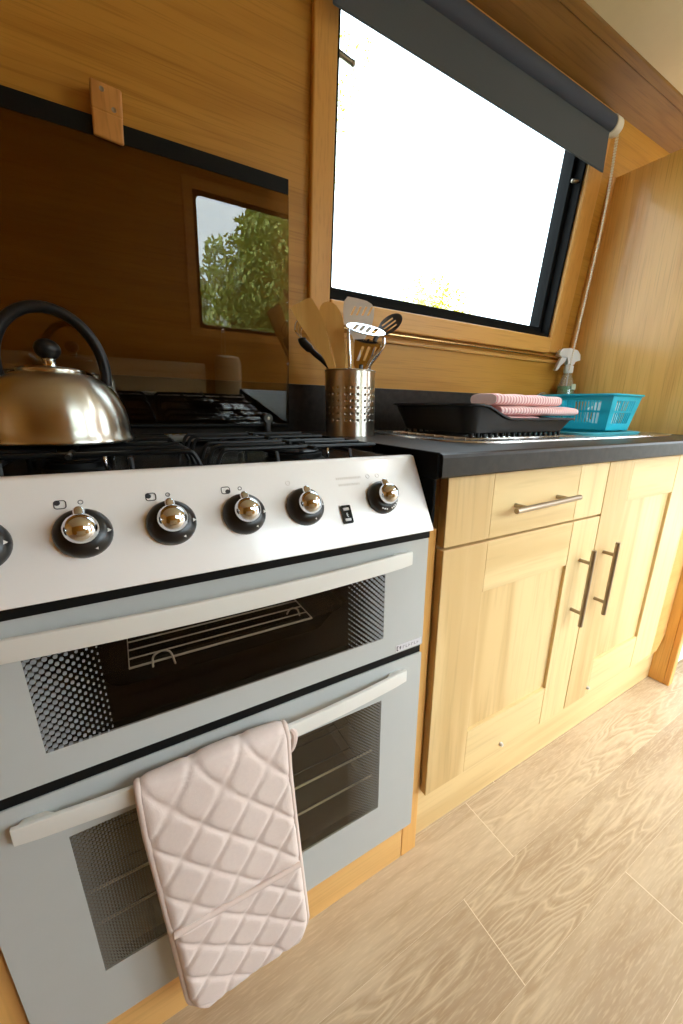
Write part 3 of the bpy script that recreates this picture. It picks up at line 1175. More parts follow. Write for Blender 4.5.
# ------------------------------------------------------------------ spray bottle
sx, sy = 1.537, 1.000
sp = thing('spray_bottle', 'clear spray bottle of green liquid with a white trigger, in the worktop corner', 'bottle', (sx, sy, ZT + .0045))
zb0 = ZT + .0045
m = MB()
m.lathe([(0.030, 0), (0.034, .004), (0.034, .135), (0.030, .165), (0.016, .195), (0.014, .215)], (sx, sy, zb0), 28)
m.build('bottle', M['bottle_glass'], sp, auto=50)
m = MB()
m.lathe([(0.029, .003), (0.0325, .006), (0.0325, .134), (0.0292, .158), (0.0, .158)], (sx, sy, zb0), 28)
m.build('liquid', M['liquid'], sp, auto=40)
m = MB()
m.box((sx - .014, sy - .0345, zb0 + .145), (sx + .012, sy - .032, zb0 + .166), bev=.001)
m.build('label', M['label_green'], sp)
m = MB()
m.lathe([(0.0165, .208), (0.0175, .212), (0.0175, .232), (0.011, .238)], (sx, sy, zb0), 24)
m.build('collar', M['white_plastic'], sp, auto=40)
m = MB()
dv = Vector((-0.94, 0.34, 0))      # nozzle points left and out
pr = Vector((0.34, 0.94, 0))


def SPp(a, b, c):
    return Vector((sx, sy, zb0)) + dv * a * 1.25 + Vector((0, 0, 1)) * (b if b < .238 else .238 + (b - .238) * 1.2) + pr * c * 1.2


prof = [(-0.030, .252), (-.028, .268), (-.016, .281), (.010, .286), (.034, .284), (.044, .276), (.046, .264), (.036, .260), (.016, .258), (.010, .238), (-.010, .238), (-.014, .246)]
m.plate(prof, [], -0.010, 0.010, SPp)
t = [(.016, .258), (.034, .259), (.044, .236), (.050, .216), (.043, .214), (.034, .232), (.020, .246)]
m2 = MB()
m2.plate(t, [], -0.006, 0.006, SPp)
m.build('spray_head', M['white_plastic'], sp)
m2.build('trigger', M['white_plastic'], sp)
m = MB()
m.tube([(sx, sy, zb0 + .01), (sx + .004, sy, zb0 + .21)], .002, 8)
m.build('dip_tube', M['white_plastic'], sp)

# ------------------------------------------------------------------ utensil holder
px, py = 0.503, 0.900
R0, H0 = 0.0605, 0.150
pot = thing('utensil_holder', 'perforated brushed steel utensil pot on the worktop beside the cooker', 'utensil holder', (px, py, ZT))
nt_, nz_ = 168, 72
bm = bmesh.new()
V = [[bm.verts.new((px + R0 * math.cos(2 * PI * i / nt_), py + R0 * math.sin(2 * PI * i / nt_), ZT + H0 * k / nz_)) for i in range(nt_)] for k in range(nz_ + 1)]
holes = set()
for g in range(8):
    for c in range(3):
        i0 = g * 21 + 2 + c * 6
        for rr_ in range(6):
            k0 = 17 + rr_ * 7
            for di in range(2):
                for dk in range(2):
                    holes.add(((i0 + di) % nt_, k0 + dk))
for k in range(nz_):
    for i in range(nt_):
        if (i, k) not in holes:
            bm.faces.new((V[k][i], V[k][(i + 1) % nt_], V[k + 1][(i + 1) % nt_], V[k + 1][i]))
bm.faces.new(list(reversed(V[0])))
m = MB()
m.bm.free()
m.bm = bm
o = m.build('cup', M['steel'], pot, auto=40)
sm = o.modifiers.new('thickness', 'SOLIDIFY')
sm.thickness = 0.0012
sm.offset = -1
m = MB()
m.tube([(px + R0 * math.cos(2 * PI * i / 60), py + R0 * math.sin(2 * PI * i / 60), ZT + H0) for i in range(60)], 0.0018, 8, closed=True)
m.build('rolled_rim', M['steel'], pot, smooth=True)

E1, E3 = Vector((.873, -.488, 0)), Vector((.488, .873, 0))


def UP(u, z, d):
    return Vector((px, py, 0)) + E1 * u + E3 * d + Vector((0, 0, z))


def lean(d0, d1, z0=0.93, z1=1.2):
    return lambda z: d0 + (d1 - d0) * (z - z0) / (z1 - z0)


def blade(name, mat, outline, holes, dfn, th, parent=None, loc=None, auto=None, sub=None):
    q = MB()
    q.plate(outline, holes, -th / 2, th / 2, lambda a, b, t: UP(a, b, dfn(b) + t))
    return q.build(name, mat, parent, loc=loc, auto=auto)


# wooden spatula, wooden spoon
d1 = lean(-0.012, -0.040)
o = blade('wooden_spatula', M['utensil_wood'], [(-.133, 1.174), (-.126, 1.181), (-.090, 1.197), (-.084, 1.195), (-.070, 1.172), (-.059, 1.148), (-.051, 1.12), (-.046, 1.092), (-.036, 1.06), (-.005, .93), (-.020, .925), (-.051, 1.053), (-.060, 1.072), (-.079, 1.097), (-.095, 1.118), (-.112, 1.141)], [], d1, 0.006, loc=UP(-.012, .93, 0))
tag(o, 'flat wooden spatula with a slanted end leaning left in the steel pot', 'spatula')
d2 = lean(0.006, 0.010)
o = blade('wooden_spoon', M['utensil_wood'], [(-.0735, 1.176), (-.071, 1.189), (-.064, 1.198), (-.054, 1.2015), (-.043, 1.200), (-.033, 1.194), (-.024, 1.182), (-.018, 1.166), (-.0155, 1.145), (-.013, 1.11), (-.011, 1.06), (.004, .93), (-.012, .928), (-.033, 1.053), (-.040, 1.085), (-.047, 1.11), (-.055, 1.135), (-.064, 1.155)], [], d2, 0.007, loc=UP(-.004, .93, 0))
tag(o, 'wooden spoon with a rounded head, second from left in the steel pot', 'spoon')
# grey nylon slotted turner
d3 = lean(0.012, 0.045)
tn = thing('slotted_turner', 'pale grey slotted turner standing tallest in the steel pot', 'turner', UP(.015, .93, 0.0))
sl = [[(-.0010 + i * .0135, 1.181), (.0045 + i * .0135, 1.181), (.0150 + i * .0135, 1.201), (.0095 + i * .0135, 1.202)] for i in range(4)]
blade('turner_head', M['grey_nylon'], [(-.016, 1.163), (-.0175, 1.19), (-.0155, 1.211), (-.007, 1.2225), (.015, 1.2195), (.040, 1.214), (.052, 1.207), (.058, 1.198), (.0565, 1.176), (.050, 1.152), (.036, 1.130), (.030, 1.115), (.012, 1.115), (.004, 1.135)], sl, d3, 0.003, tn)
m = MB()
m.tube([UP(.020, 1.125, d3(1.125)), UP(.019, 1.05, d3(1.05)), UP(.012, .93, d3(.93))], [.0055, .007, .007], 12)
m.build('handle', M['grey_nylon'], tn, smooth=True)
# dark slotted spoon
d4 = lean(0.010, 0.040)
ss = thing('slotted_spoon', 'dark grey slotted spoon leaning right out of the steel pot', 'spoon', UP(.03, .93, .01))
rt = math.atan2(.0467, .0648)
cc, sn_ = math.cos(rt), math.sin(rt)


def spn(a, b, t):
    u = .097 + a * cc - b * sn_
    z = 1.163 + a * sn_ + b * cc
    bow = -0.010 * (1 - (a / .034) ** 2 - (b / .020) ** 2)
    return UP(u, z, d4(z) + t - bow)


sl = [[(-.018, y - .0017), (.018 - abs(y) * .4, y - .0017), (.018 - abs(y) * .4, y + .0017), (-.018, y + .0017)] for y in (-.0085, 0, .0085)]
q = MB()
q.plate(ellipse(0, 0, .034, .0185, 0, 36), sl, -.0013, .0013, spn)
q.build('spoon_bowl', M['dark_nylon'], ss, auto=40)
m = MB()
m.tube(smooth_path([UP(.072, 1.143, d4(1.143)), UP(.058, 1.12, d4(1.12)), UP(.046, 1.06, d4(1.06)), UP(.030, .935, d4(.935))], 5), .0055, 12)
m.build('handle', M['dark_nylon'], ss, smooth=True)
# chrome masher: slotted head on two wire legs
mh = thing('potato_masher', 'chrome masher with a slotted oval head at the front of the steel pot', 'masher', UP(.02, .93, -.02))
d5 = -0.028
ra = -0.22


def mash(a, b, t):
    # head plate tipped towards the room
    c, s = math.cos(ra), math.sin(ra)
    u = .036 + a * c
    z = 1.1385 + a * s * .75 + b * .50 + t * .85
    return UP(u, z, d5 - b * -.80 - t * .5 + 0.0)


sl = [[(x - .0046 - .006, -.0185), (x + .0046 - .006, -.0185), (x + .0046 + .006, .0185), (x - .0046 + .006, .0185)] for x in (-.024, -.009, .006, .021)]
q = MB()
q.plate(ellipse(0, 0, .046, .0275, 0, 40), sl, -.0010, .0010, mash)
q.build('masher_head', M['chrome'], mh, auto=40)
m = MB()
for u0, u1 in ((-.004, -.001), (.078, .040)):
    m.tube(smooth_path([UP(u0, 1.138 if u0 < 0 else 1.122, d5), UP(u0 + (.001 if u0 < 0 else -.004), 1.10, d5), UP(u1, 1.055, d5 + .004), UP(u1 * .6, .935, d5 + .02)], 6), .0042, 12)
m.build('wire_legs', M['chrome'], mh, smooth=True)
# chrome slotted slice below the masher head
cs = thing('slotted_slice', 'chrome slotted serving slice tucked behind the masher in the steel pot', 'slice', UP(.035, .93, -.01))
d6 = lean(.002, .006)
sl = [[(.015 + i * .015, 1.075), (.021 + i * .015, 1.075), (.034 + i * .015, 1.106), (.028 + i * .015, 1.108)] for i in range(3)]
blade('slice_head', M['chrome'], [(.008, 1.066), (.010, 1.122), (.044, 1.124), (.078, 1.112), (.072, 1.090), (.050, 1.062), (.038, 1.052), (.014, 1.054)], sl, d6, .0016, cs)
m = MB()
m.tube([UP(.026, 1.066, d6(1.06)), UP(.024, .935, d6(.935))], .005, 12)
m.build('handle', M['dark_nylon'], cs, smooth=True)
# black handled tool at the left
bt = thing('black_handled_tool', 'black-handled kitchen tool with a chrome end, leaning left behind the wooden spatula', 'kitchen tool', UP(-.02, .93, .02))
m = MB()
m.tube(smooth_path([UP(-.116, 1.124, .014), UP(-.112, 1.113, .014), UP(-.088, 1.0915, .014), UP(-.047, 1.050, .014), UP(-.012, .935, .020)], 6), [.004] + [.010] * 5 + [.0105] * 5 + [.007] * 6 + [.0055] * 8, 12)
m.build('handle', M['black_plastic'], bt, smooth=True)
m = MB()
for du in (-.006, .000, .006):
    m.tube(smooth_path([UP(-.116, 1.122, .014), UP(-.124 + du, 1.138, .014 + du), UP(-.118 + du * 1.5, 1.158, .014), UP(-.108, 1.166, .016)], 6), .0012, 6)
m.build('wire_end', M['chrome'], bt, smooth=True)

# ------------------------------------------------------------------ cooker
CX = 0.109
ck = thing('cooker', 'white and silver-grey gas cooker with double oven, left of the pale cabinets', 'cooker', (CX, 0.74, 0.0))
X0, X1 = -0.191, 0.4095
YD = 0.469
# body shell
m = MB()
m.box((X0 + .004, 0.520, 0.14), (X0 + .016, 1.02, 0.868))
m.box((X1 - .016, 0.520, 0.14), (X1 - .004, 1.02, 0.868))
m.box((X0 + .016, 1.005, 0.14), (X1 - .016, 1.02, 0.868))
m.box((X0 + .016, 0.520, 0.14), (X1 - .016, 1.005, 0.152))
m.box((X0 + .016, 0.520, 0.553), (X1 - .016, 1.005, 0.572))
m.box((X0 + .016, 0.520, 0.752), (X1 - .016, 1.005, 0.868))
m.box((X0, 0.4668, 0.7660), (X1, 0.520, 0.7785))
m.box((X0 + .003, 0.4708, 0.5515), (X1 - .003, 0.5195, 0.5660))
for x in (X0 + .05, X1 - .05):
    for y in (.56, .98):
        m.lathe([(.018, 0.0), (.018, .01), (.010, .012), (.010, .142)], (x, y, 0.0), 14)
m.build('body', M['black_satin'], ck)
for nm, z0, z1, mt in (('grill_cavity', .574, .750, 'dark_cavity'), ('oven_cavity', .154, .551, 'oven_cavity')):
    q = MB()
    a, b, c, d, t = X0 + .045, X1 - .045, 0.52, 0.96, 0.004
    q.box((a, d, z0), (b, d + t, z1))
    q.box((a - .028, c, z0), (a, d + t, z1))
    q.box((b, c, z0), (b + .028, d + t, z1))
    q.box((a, c, z0), (b, d, z0 + t))
    q.box((a, c, z1 - t), (b, d, z1))
    q.build(nm, M[mt], ck)


def wire_shelf(z, y0, y1, x0, x1, n, cross=True, r=0.0016):
    q = MB()
    q.tube([(x0, y0, z), (x1, y0, z), (x1, y1, z), (x0, y1, z)], r * 1.4, 8, closed=True)
    for i in range(1, n):
        if cross:
            y = y0 + (y1 - y0) * i / n
            q.tube([(x0, y, z), (x1, y, z)], r, 6)
        else:
            x = x0 + (x1 - x0) * i / n
            q.tube([(x, y0, z), (x, y1, z)], r, 6)
    return q


# grill rack on a pan, oven shelves
q = wire_shelf(.642, .528, .640, -.026, .226, 5, r=.0011)
q.tube(smooth_path([(0.000, .526, .636), (0.002, .524, .652), (0.012, .523, .658), (0.022, .524, .652), (0.026, .526, .632)], 5), .0013, 8)
q.tube(smooth_path([(0.196, .560, .642), (0.199, .550, .655), (0.208, .545, .655), (0.212, .545, .642)], 5), .0013, 8)
q.build('grill_rack', M['rack'], ck, smooth=True)
q = MB()
q.loft([[Vector((a, b, z)) for a, b in rrect(-.08 + d, .56 + d, .30 - d, .92 - d, .03)] for d, z in ((.02, .585), (.0, .625), (-.006, .627), (-.006, .629), (.004, .627), (.024, .588))], True, True)
q.build('grill_pan', M['black_gloss'], ck, auto=40)
for z, nz3 in ((.308, 5), (.243, 5)):
    q = wire_shelf(z, .534, .93, -.130, .345, nz3, True)
    sh = q.build('oven_shelf', M['rack_shaded'], ck, smooth=True)
    q = MB()
    q.tube([(-.134, .530, z), (.349, .530, z)], .0019, 10)
    q.build('shelf_front_rod', M['rack'], sh, smooth=True)


def oven_door(z0, z1, wz0, wz1, glassname, tint, hz, bow, nm, refl):
    q = MB()
    wx0, wx1 = -0.110, 0.3255
    q.plate(rrect(X0, z0, X1, z1, .004, 3), [rect(wx0, wz0, wx1, wz1)], YD, YD + .003, lambda a, b, t: Vector((a, t, b)))
    d = q.build(nm, M['door_grey'], ck)
    q = MB()
    q.plate(rect(X0 + .002, z0 + .002, X1 - .002, z1 - .002), [rect(wx0 - .004, wz0 - .004, wx1 + .004, wz1 + .004)], YD + .0031, YD + .020, lambda a, b, t: Vector((a, t, b)))
    q.build('inner_frame', M['black_satin'], d)
    g = MB()
    g.box((wx0, YD + .0004, wz0), (wx1, YD + .0028, wz1))
    base = Vector(ck['_base'])
    g.build('door_glass', oven_glass(glassname, tint, wx0 - base.x, wx1 - base.x, 0.064, refl, pitch=0.0062 if nm == 'grill_door' else 0.0046, dotcol=srgb(140, 146, 150) if nm == 'grill_door' else srgb(112, 112, 108)), d)
    h = MB()
    hx0, hx1 = -0.151, 0.3685
    loops = []
    n = 24
    for i in range(n + 1):
        t = i / n
        x = hx0 + (hx1 - hx0) * t
        y = YD - 0.0125 - bow * (1 - (2 * t - 1) ** 2)
        e = 0.90 if i in (0, n) else 1.0
        loops.append([Vector((x, y + dy, hz + dz * e)) for dy, dz in ((0, -.0098), (.0005, -.0118), (.003, -.0127), (.006, -.0118), (.007, -.0095), (.007, .0095), (.006, .0118), (.003, .0127), (.0005, .0118), (0, .0098))])
    h.loft(loops)
    for x, sg in ((hx0, 1), (hx1, -1)):
        # tapered foot from the bar end to the door
        foot = []
        for y, a, b, hh in ((YD - .0105, .001, .040, .0110), (YD - .006, .003, .036, .0100), (YD - .0003, .006, .030, .009)):
            xa, xb = x + sg * a, x + sg * b
            foot.append([Vector((u, y, v)) for u, v in rrect(min(xa, xb), hz - hh, max(xa, xb), hz + hh, .004, 4)])
        h.loft(foot)
    h.build('handle', M['handle_white'], d, auto=40, label='pale grey bowed bar handle')
    return d


d_up = oven_door(0.5665, 0.7655, 0.604, 0.722, 'grill_door_glass', (0.80, 0.76, 0.72), 0.7405, 0.016, 'grill_door', 0.018)
d_lo = oven_door(0.137, 0.5510, 0.237, 0.482, 'oven_door_glass', (0.86, 0.82, 0.72), 0.5230, 0.016, 'oven_door', 0.05)
# maker's strip in the corner of the grill door, worn and hardly legible
q = MB()
q.box((0.352, YD - .0006, .5690), (0.407, YD, .5815))
bd = q.build('badge', M['badge'], d_up)
q = MB()
def mark(a0, a1, b0, b1):
    q.box((a0, YD - .0009, b0 - .0022), (a1, YD - .0006, b1 - .0022))
mark(.3535, .3550, .5730, .5820)
mark(.3550, .3568, .5806, .5820)
mark(.3550, .3568, .5730, .5744)
mark(.3600, .3618, .5745, .5805)
mark(.3590, .3630, .5780, .5790)
q.build('lettering', M['mark_dark'], d_up)
q = MB()
for i, x in enumerate((.3665, .3725, .3785, .3845, .3905, .3965)):
    mark(x, x + .0012, .5745, .5800)
    mark(x + .0012, x + .0036, (.5788, .5745, .5768)[i % 3], (.5800, .5757, .5780)[i % 3])
q.build('lettering', pbr('badge_grey_print', srgb(150, 148, 152), .5), d_up)

# slanted control panel
PB, PT = Vector((0, 0.463, 0.779)), Vector((0, 0.524, 0.8895))
sv = (PT - PB)
PL = sv.length
sv = sv / PL
pn = Vector((0, -sv.z, sv.y))
PX0, PX1 = -0.195, 0.4145
m = MB()
m.prism([(PB.y, PB.z), (PB.y + .001, PB.z - .001), (0.522, .7795), (0.548, .868), (0.552, 0.8905), (0.534, 0.8925), (0.527, 0.8918), (PT.y, PT.z)], PX0, PX1, bev=0.0012)
cp = m.build('control_panel', M['white_enamel'], ck, auto=40)


def CPp(x, s, n):
    """point on the slanted panel: s metres up from its lower edge, n proud"""
    return Vector((x, 0, 0)) + PB + sv * s + pn * n


def cp_s(z):
    return (z - PB.z) / sv.z


KZ = cp_s(0.8345)
knob_x = [-0.1245, -0.042, 0.041, 0.1235, 0.2055, 0.331]
NAX = (0, pn.y, pn.z)
for i, kx in enumerate(knob_x):
    c = CPp(kx, KZ, 0.0002)
    big = i < 5
    R = 0.0262 if big else 0.0255
    q = MB()
    q.lathe([(R, 0), (R, .003), (R * .985, .006), (R * .90, .0105), (R * .70, .0135), (R * .5, .0145)], c, 40, axis=NAX)
    kb = q.build('control_knob', M['knob_black'], ck, auto=50)
    q = MB()
    q.sphere(c + pn * 0.021, 0.0158, 28, 18)
    q.lathe([(0.0095, 0.0135), (0.0095, .02)], c, 20, axis=NAX)
    q.build('knob_grip', M['chrome'], kb, smooth=True)
    q = MB()
    q.tube([CPp(kx, KZ + .010, .021), CPp(kx, KZ + .0195, .0185)], .0052, 14)
    q.sphere(CPp(kx, KZ + .0195, .0185), .0052, 14, 10)
    q.build('knob_pointer', M['chrome'], kb, smooth=True)

    def disc_mark(mb, ang, rad, pts, h):
        ca, sa = math.cos(ang), math.sin(ang)
        out = []
        for a, b in pts:
            r_ = rad + b
            out.append(CPp(kx + r_ * ca - a * sa, KZ + r_ * sa + a * ca, h))
        vs = [mb.bm.verts.new(p) for p in out]
        mb.bm.faces.new(vs)
    flame = [(0, .0044), (.0021, .0010), (.0022, -.0012), (.0010, -.0028), (-.0010, -.0028), (-.0022, -.0012), (-.0021, .0010)]
    if i < 4:
        fh = 0.0118
        marks = [(-5, .0208, flame, fh), (-62, .0208, [(a * .75, b * .75) for a, b in flame], fh)]
    elif i == 4:
        marks = [(-5, .0208, [(a * .6, b * .6) for a, b in flame], .0122), (-70, .0208, [(a * .6, b * .6) for a, b in flame], .0122)]
    else:
        marks = [(a0, .0205, [(-.0012, -.0014), (.0012, -.0014), (.0010, .0017), (-.0010, .0017)], .0124) for a0 in (-118, -108, -98, -72, -62, -52, -38)]
    for a0, r0_, shp, h0_ in marks:
        q = MB()
        disc_mark(q, math.radians(a0), r0_, shp, h0_)
        q.build('knob_mark', M['mark_white'], kb)
# printed burner symbols: a square with one filled corner, and a small ring
for i, kx in enumerate(knob_x[:4]):
    q = MB()
    s0 = KZ + .0335
    xx = kx - .0165
    outer = [CPp(xx + a, s0 + b, .0004) for a, b in rrect(-.0050, -.0043, .0050, .0043, .0025, 5)]
    q.tube(outer, .0005, 6, closed=True)
    cxm = {0: (-.0025, -.002), 1: (-.0025, .002), 2: (-.001, .0), 3: (.0022, -.0018)}[i]
    if i == 2:
        cxm = (-.0024, .0010)
    q.lathe([(.0028, 0), (.0028, .0004)], CPp(xx + cxm[0], s0 + cxm[1], .0001), 16, axis=NAX)
    ring = [CPp(kx + .0010 + .0021 * math.cos(2 * PI * k / 20), KZ + .0345 + .0021 * math.sin(2 * PI * k / 20), .0003) for k in range(20)]
    q.tube(ring, .0004, 6, closed=True)
    q.build('burner_symbol', M['mark_dark'], cp, smooth=True)
# faint grey print, too worn to read, on the right half of the panel
q = MB()
rnd = random.Random(5)


def pm(x0, x1, s0, s1):
    a = [CPp(x0, s0, .0004), CPp(x1, s0, .0004), CPp(x1, s1, .0004), CPp(x0, s1, .0004)]
    q.bm.faces.new([q.bm.verts.new(p) for p in a])


for row, (xa, xb, s) in enumerate(((.262, .302, KZ + .036), (.264, .300, KZ + .026))):
    x = xa
    while x < xb:
        w = rnd.uniform(.0012, .0024)
        pm(x, x + w, s - .0016, s + .0016)
        x += w + .0011
q.build('faint_print', M['mark_faint'], cp)
for kx in (.189, .316, .333):
    q = MB()
    ring = [CPp(kx + .003 * math.cos(2 * PI * k / 20), KZ + .036 + .003 * math.sin(2 * PI * k / 20), .0003) for k in range(20)]
    q.tube(ring, .00035, 6, closed=True)
    q.build('faint_symbol', M['mark_faint'], cp, smooth=True)
# ignition rocker switch
q = MB()
q.plate(rrect(.2575, KZ - .032, .2730, KZ - .005, .002), [rrect(.2603, KZ - .0285, .2702, KZ - .0085, .001)], 0.0, .003, CPp)
sw = q.build('ignition_switch', M['black_gloss'], ck, auto=40)
q = MB()
q.box((.2606, KZ - .0282, -.002), (.2699, KZ - .0245, .0034), CPp, bev=.0006)
q.box((.2606, KZ - .0125, -.002), (.2699, KZ - .0088, .0034), CPp, bev=.0006)
q.build('switch_end', M['badge'], sw)
q = MB()
q.box((.2606, KZ - .0243, -.002), (.2699, KZ - .0127, .0024), CPp, bev=.0006)
q.build('rocker', M['black_gloss'], sw)
q = MB()
for a, b, c, d in ((.2645, .2655, -.0215, -.0165), (.2655, .2672, -.0200, -.0192), (.2655, .2668, -.0172, -.0164), (.2660, .2670, -.0228, -.0212)):
    vs = [CPp(a, KZ + c, .0027), CPp(b, KZ + c, .0027), CPp(b, KZ + d, .0027), CPp(a, KZ + d, .0027)]
    q.bm.faces.new([q.bm.verts.new(p) for p in vs])
q.build('switch_mark', M['mark_white'], sw)

# hob, burners, pan supports
HZ = 0.878
m = MB()
m.loft([[Vector((a, b, z)) for a, b in rrect(X0 + .002 + d, .554 + d, X1 + .002 - d, 1.012 - d, .012)] for d, z in ((0, .8685), (0, HZ + .006), (.003, HZ + .008), (.010, HZ + .007), (.018, HZ), (.03, HZ - .001))], True, True)
m.build('hob_top', M['black_gloss'], ck, auto=40)
burn = [(-.050, .665, .034), (-.050, .885, .042), (.262, .665, .046), (.262, .885, .034)]
for bx, by, br in burn:
    q = MB()
    q.lathe([(br * 1.15, 0), (br * 1.1, .004), (br, .006), (br, .013), (br * .9, .014)], (bx, by, HZ - .0008), 28)
    bb = q.build('burner', M['black_satin'], ck, auto=40)
    q = MB()
    q.lathe([(br * .88, .0142), (br * .90, .0165), (br * .80, .019), (.0, .0195)], (bx, by, HZ - .0008), 28)
    q.build('burner_cap', M['black_cast'], bb, auto=40)
    q = MB()
    q.tube([(bx + br * 1.0, by - br * .75, HZ), (bx + br * 1.0, by - br * .75, HZ + .022)], .0024, 8)
    q.build('ignition_pin', M['chrome'], bb, smooth=True)
GZ = 0.9075
for gx0, gx1, side in ((X0 + .014, .098, 0), (.118, X1 - .020, 1)):
    q = MB()
    r = .0033
    bx = -.050 if side == 0 else .262
    zd = HZ + .0005
    for by in (.665, .885):
        for oy in (-.058, 0.0, .058):
            y = by + oy

            def end(x, sgn):
                # rod end bent down on to the hob
                return [(x, y, zd), (x - sgn * .004, y, zd + .012), (x - sgn * .010, y, GZ - r - .003), (x - sgn * .020, y, GZ - r), (x - sgn * .034, y, GZ - r)]
            inner = gx1 if side == 0 else gx0
            outer = gx0 if side == 0 else gx1
            sg = 1 if side == 0 else -1
            if oy == 0.0:
                q.tube(smooth_path(end(inner, sg) + [(bx + sg * .018, y, GZ - r)], 4), r, 8)
                q.tube([(bx - sg * .018, y, GZ - r), (outer, y, GZ - r)], r, 8)
            else:
                q.tube(smooth_path(end(inner, sg) + [(outer, y, GZ - r)], 4), r, 8)
        for ox in (-.062, .062):
            q.tube([(bx + ox, by - .090, zd), (bx + ox, by - .085, GZ - 2.7 * r), (bx + ox, by + .085, GZ - 2.7 * r), (bx + ox, by + .090, zd)], r, 8)
        q.tube([(bx, by - .085, GZ - r), (bx, by - .020, GZ - r)], r, 8)
        q.tube([(bx, by + .020, GZ - r), (bx, by + .085, GZ - r)], r, 8)
    q.build('pan_support', M['black_cast'], ck, smooth=True)
# rear vent strip
m = MB()
m.box((X0 + .006, .985, HZ + .008), (X1 - .004, 1.010, HZ + .022), bev=.004)
for i in range(40):
    x = X0 + .02 + i * .0142
    m.box((x, .984, HZ + .022), (x + .008, 1.008, HZ + .0235))
m.build('rear_vent', M['vent_grey'], ck)
# raised glass lid
lx0, lx1, ls0, ls1 = -.178, .395, sz(.922), sz(1.442)
ln = .030
m = MB()
m.plate(rrect(lx0, ls0, lx1, ls1 - .028, .003, 3), [], ln - .0025, ln + .0025, WP)
lid = m.build('glass_lid', M['lid_glass'], ck, label='brown tinted glass lid raised against the wall')
m = MB()
m.box((lx0, ls1 - .0279, ln - .0026), (lx1, ls1, ln + .0026), WP, bev=.001)
m.build('lid_border', M['black_satin'], lid)
m = MB()
m.tube([WP(lx0, ls0, ln), WP(lx1, ls0, ln)], .005, 10)
m.build('lid_rail', M['black_satin'], lid, smooth=True)
for hx in (-.115, .335):
    m = MB()
    q0 = WP(hx, sz(.925), ln + .004)
    m.box((hx - .007, q0.y - .012, HZ + .006), (hx + .007, q0.y + .002, .946), bev=.004, seg=3)
    m.tube([(hx, q0.y - .015, .936), (hx, q0.y + .004, .936)], .0115, 16)
    h = m.build('lid_hinge', M['hinge_black'], lid, auto=40)
    m = MB()
    m.lathe([(.004, 0), (.0035, .0015)], (hx, q0.y - .0152, .936), 14, axis=(0, -1, 0))
    m.build('hinge_pin', M['screw'], h, auto=40)

# turn button holding the lid
tb = thing('turn_button', 'small oak turn button screwed to the wall, holding the raised glass lid', 'catch', WP(.065, sz(1.45), 0))
ra_ = math.radians(-4)


def TB(a, b, t):
    c, s = math.cos(ra_), math.sin(ra_)
    return WP(.065 + a * c - b * s, sz(1.449) + a * s + b * c, t)


m = MB()
m.box((-.023, -.001 - .001, .0005), (.023, .038, .0425), TB, bev=.003)
m.box((-.0226, -.038, .0335), (.0226, .0, .0425), TB, bev=.003)
m.build('wooden_catch', M['clip_wood'], tb)
for a, b in ((-.006, .028), (.010, .006)):
    m = MB()
    m.lathe([(.0038, 0), (.0036, .0012), (.001, .0006)], TB(a, b, .0420), 14, axis=(0, -CT, -ST))
    m.build('screw', M['screw'], tb, auto=40)

# ------------------------------------------------------------------ oven glove over the lower handle
gl = thing('oven_glove', 'quilted beige-pink double oven glove hanging over the lower oven handle', 'oven glove', (.062, .42, .15))
GW = 0.178
GT, GB = .5400, .104
hang = [(.0, .4590, .415), (.0, .4588, .48), (0, .4585, .505), (0, .4570, .521), (0, .4535, .5325), (0, .4465, .5385), (0, .4395, .5365), (0, .4350, .529), (0, .4332, .516), (0, .4326, .48)]
hp = smooth_path(hang, 8)
path = [(p.y, p.z) for p in hp]
nn = 150
for i in range(1, nn + 1):
    t = i / nn
    path.append((.4326 + .005 * t + .0015 * math.sin(t * 5), .48 - (.48 - GB) * t))
# arclength
sl_ = [0]
for a, b in zip(path[:-1], path[1:]):
    sl_.append(sl_[-1] + math.hypot(b[0] - a[0], b[1] - a[1]))
TOT = sl_[-1]
front0 = sl_[len(hp) - 30]


def glove_pt(i, u, off):
    """i index down the path, u -1..1 across, off outwards"""
    y, z = path[i]
    a = path[max(i - 1, 0)]
    b = path[min(i + 1, len(path) - 1)]
    ty, tz = b[0] - a[0], b[1] - a[1]
    l = math.hypot(ty, tz)
    ny, nz = tz / l, -ty / l
    rem = TOT - sl_[i]
    hw = GW / 2
    rad = .040
    if rem < rad:
        hw -= rad - math.sqrt(max(0, rad * rad - (rad - rem) ** 2))
    f = max(0, min(1, (sl_[i] - .2) / (TOT - .2)))
    xc = .0545 + .0165 * f
    hw += .004 * f
    return Vector((xc + hw * u, y + ny * off, z + nz * off))


def quilt(x, s, a=.060, b=.086, amp=.0036):
    p = x / a + s / b
    q_ = x / a - s / b
    t = abs(math.sin(PI * p)) * abs(math.sin(PI * q_))
    return amp * min(1.0, t * 3.2) ** 0.5


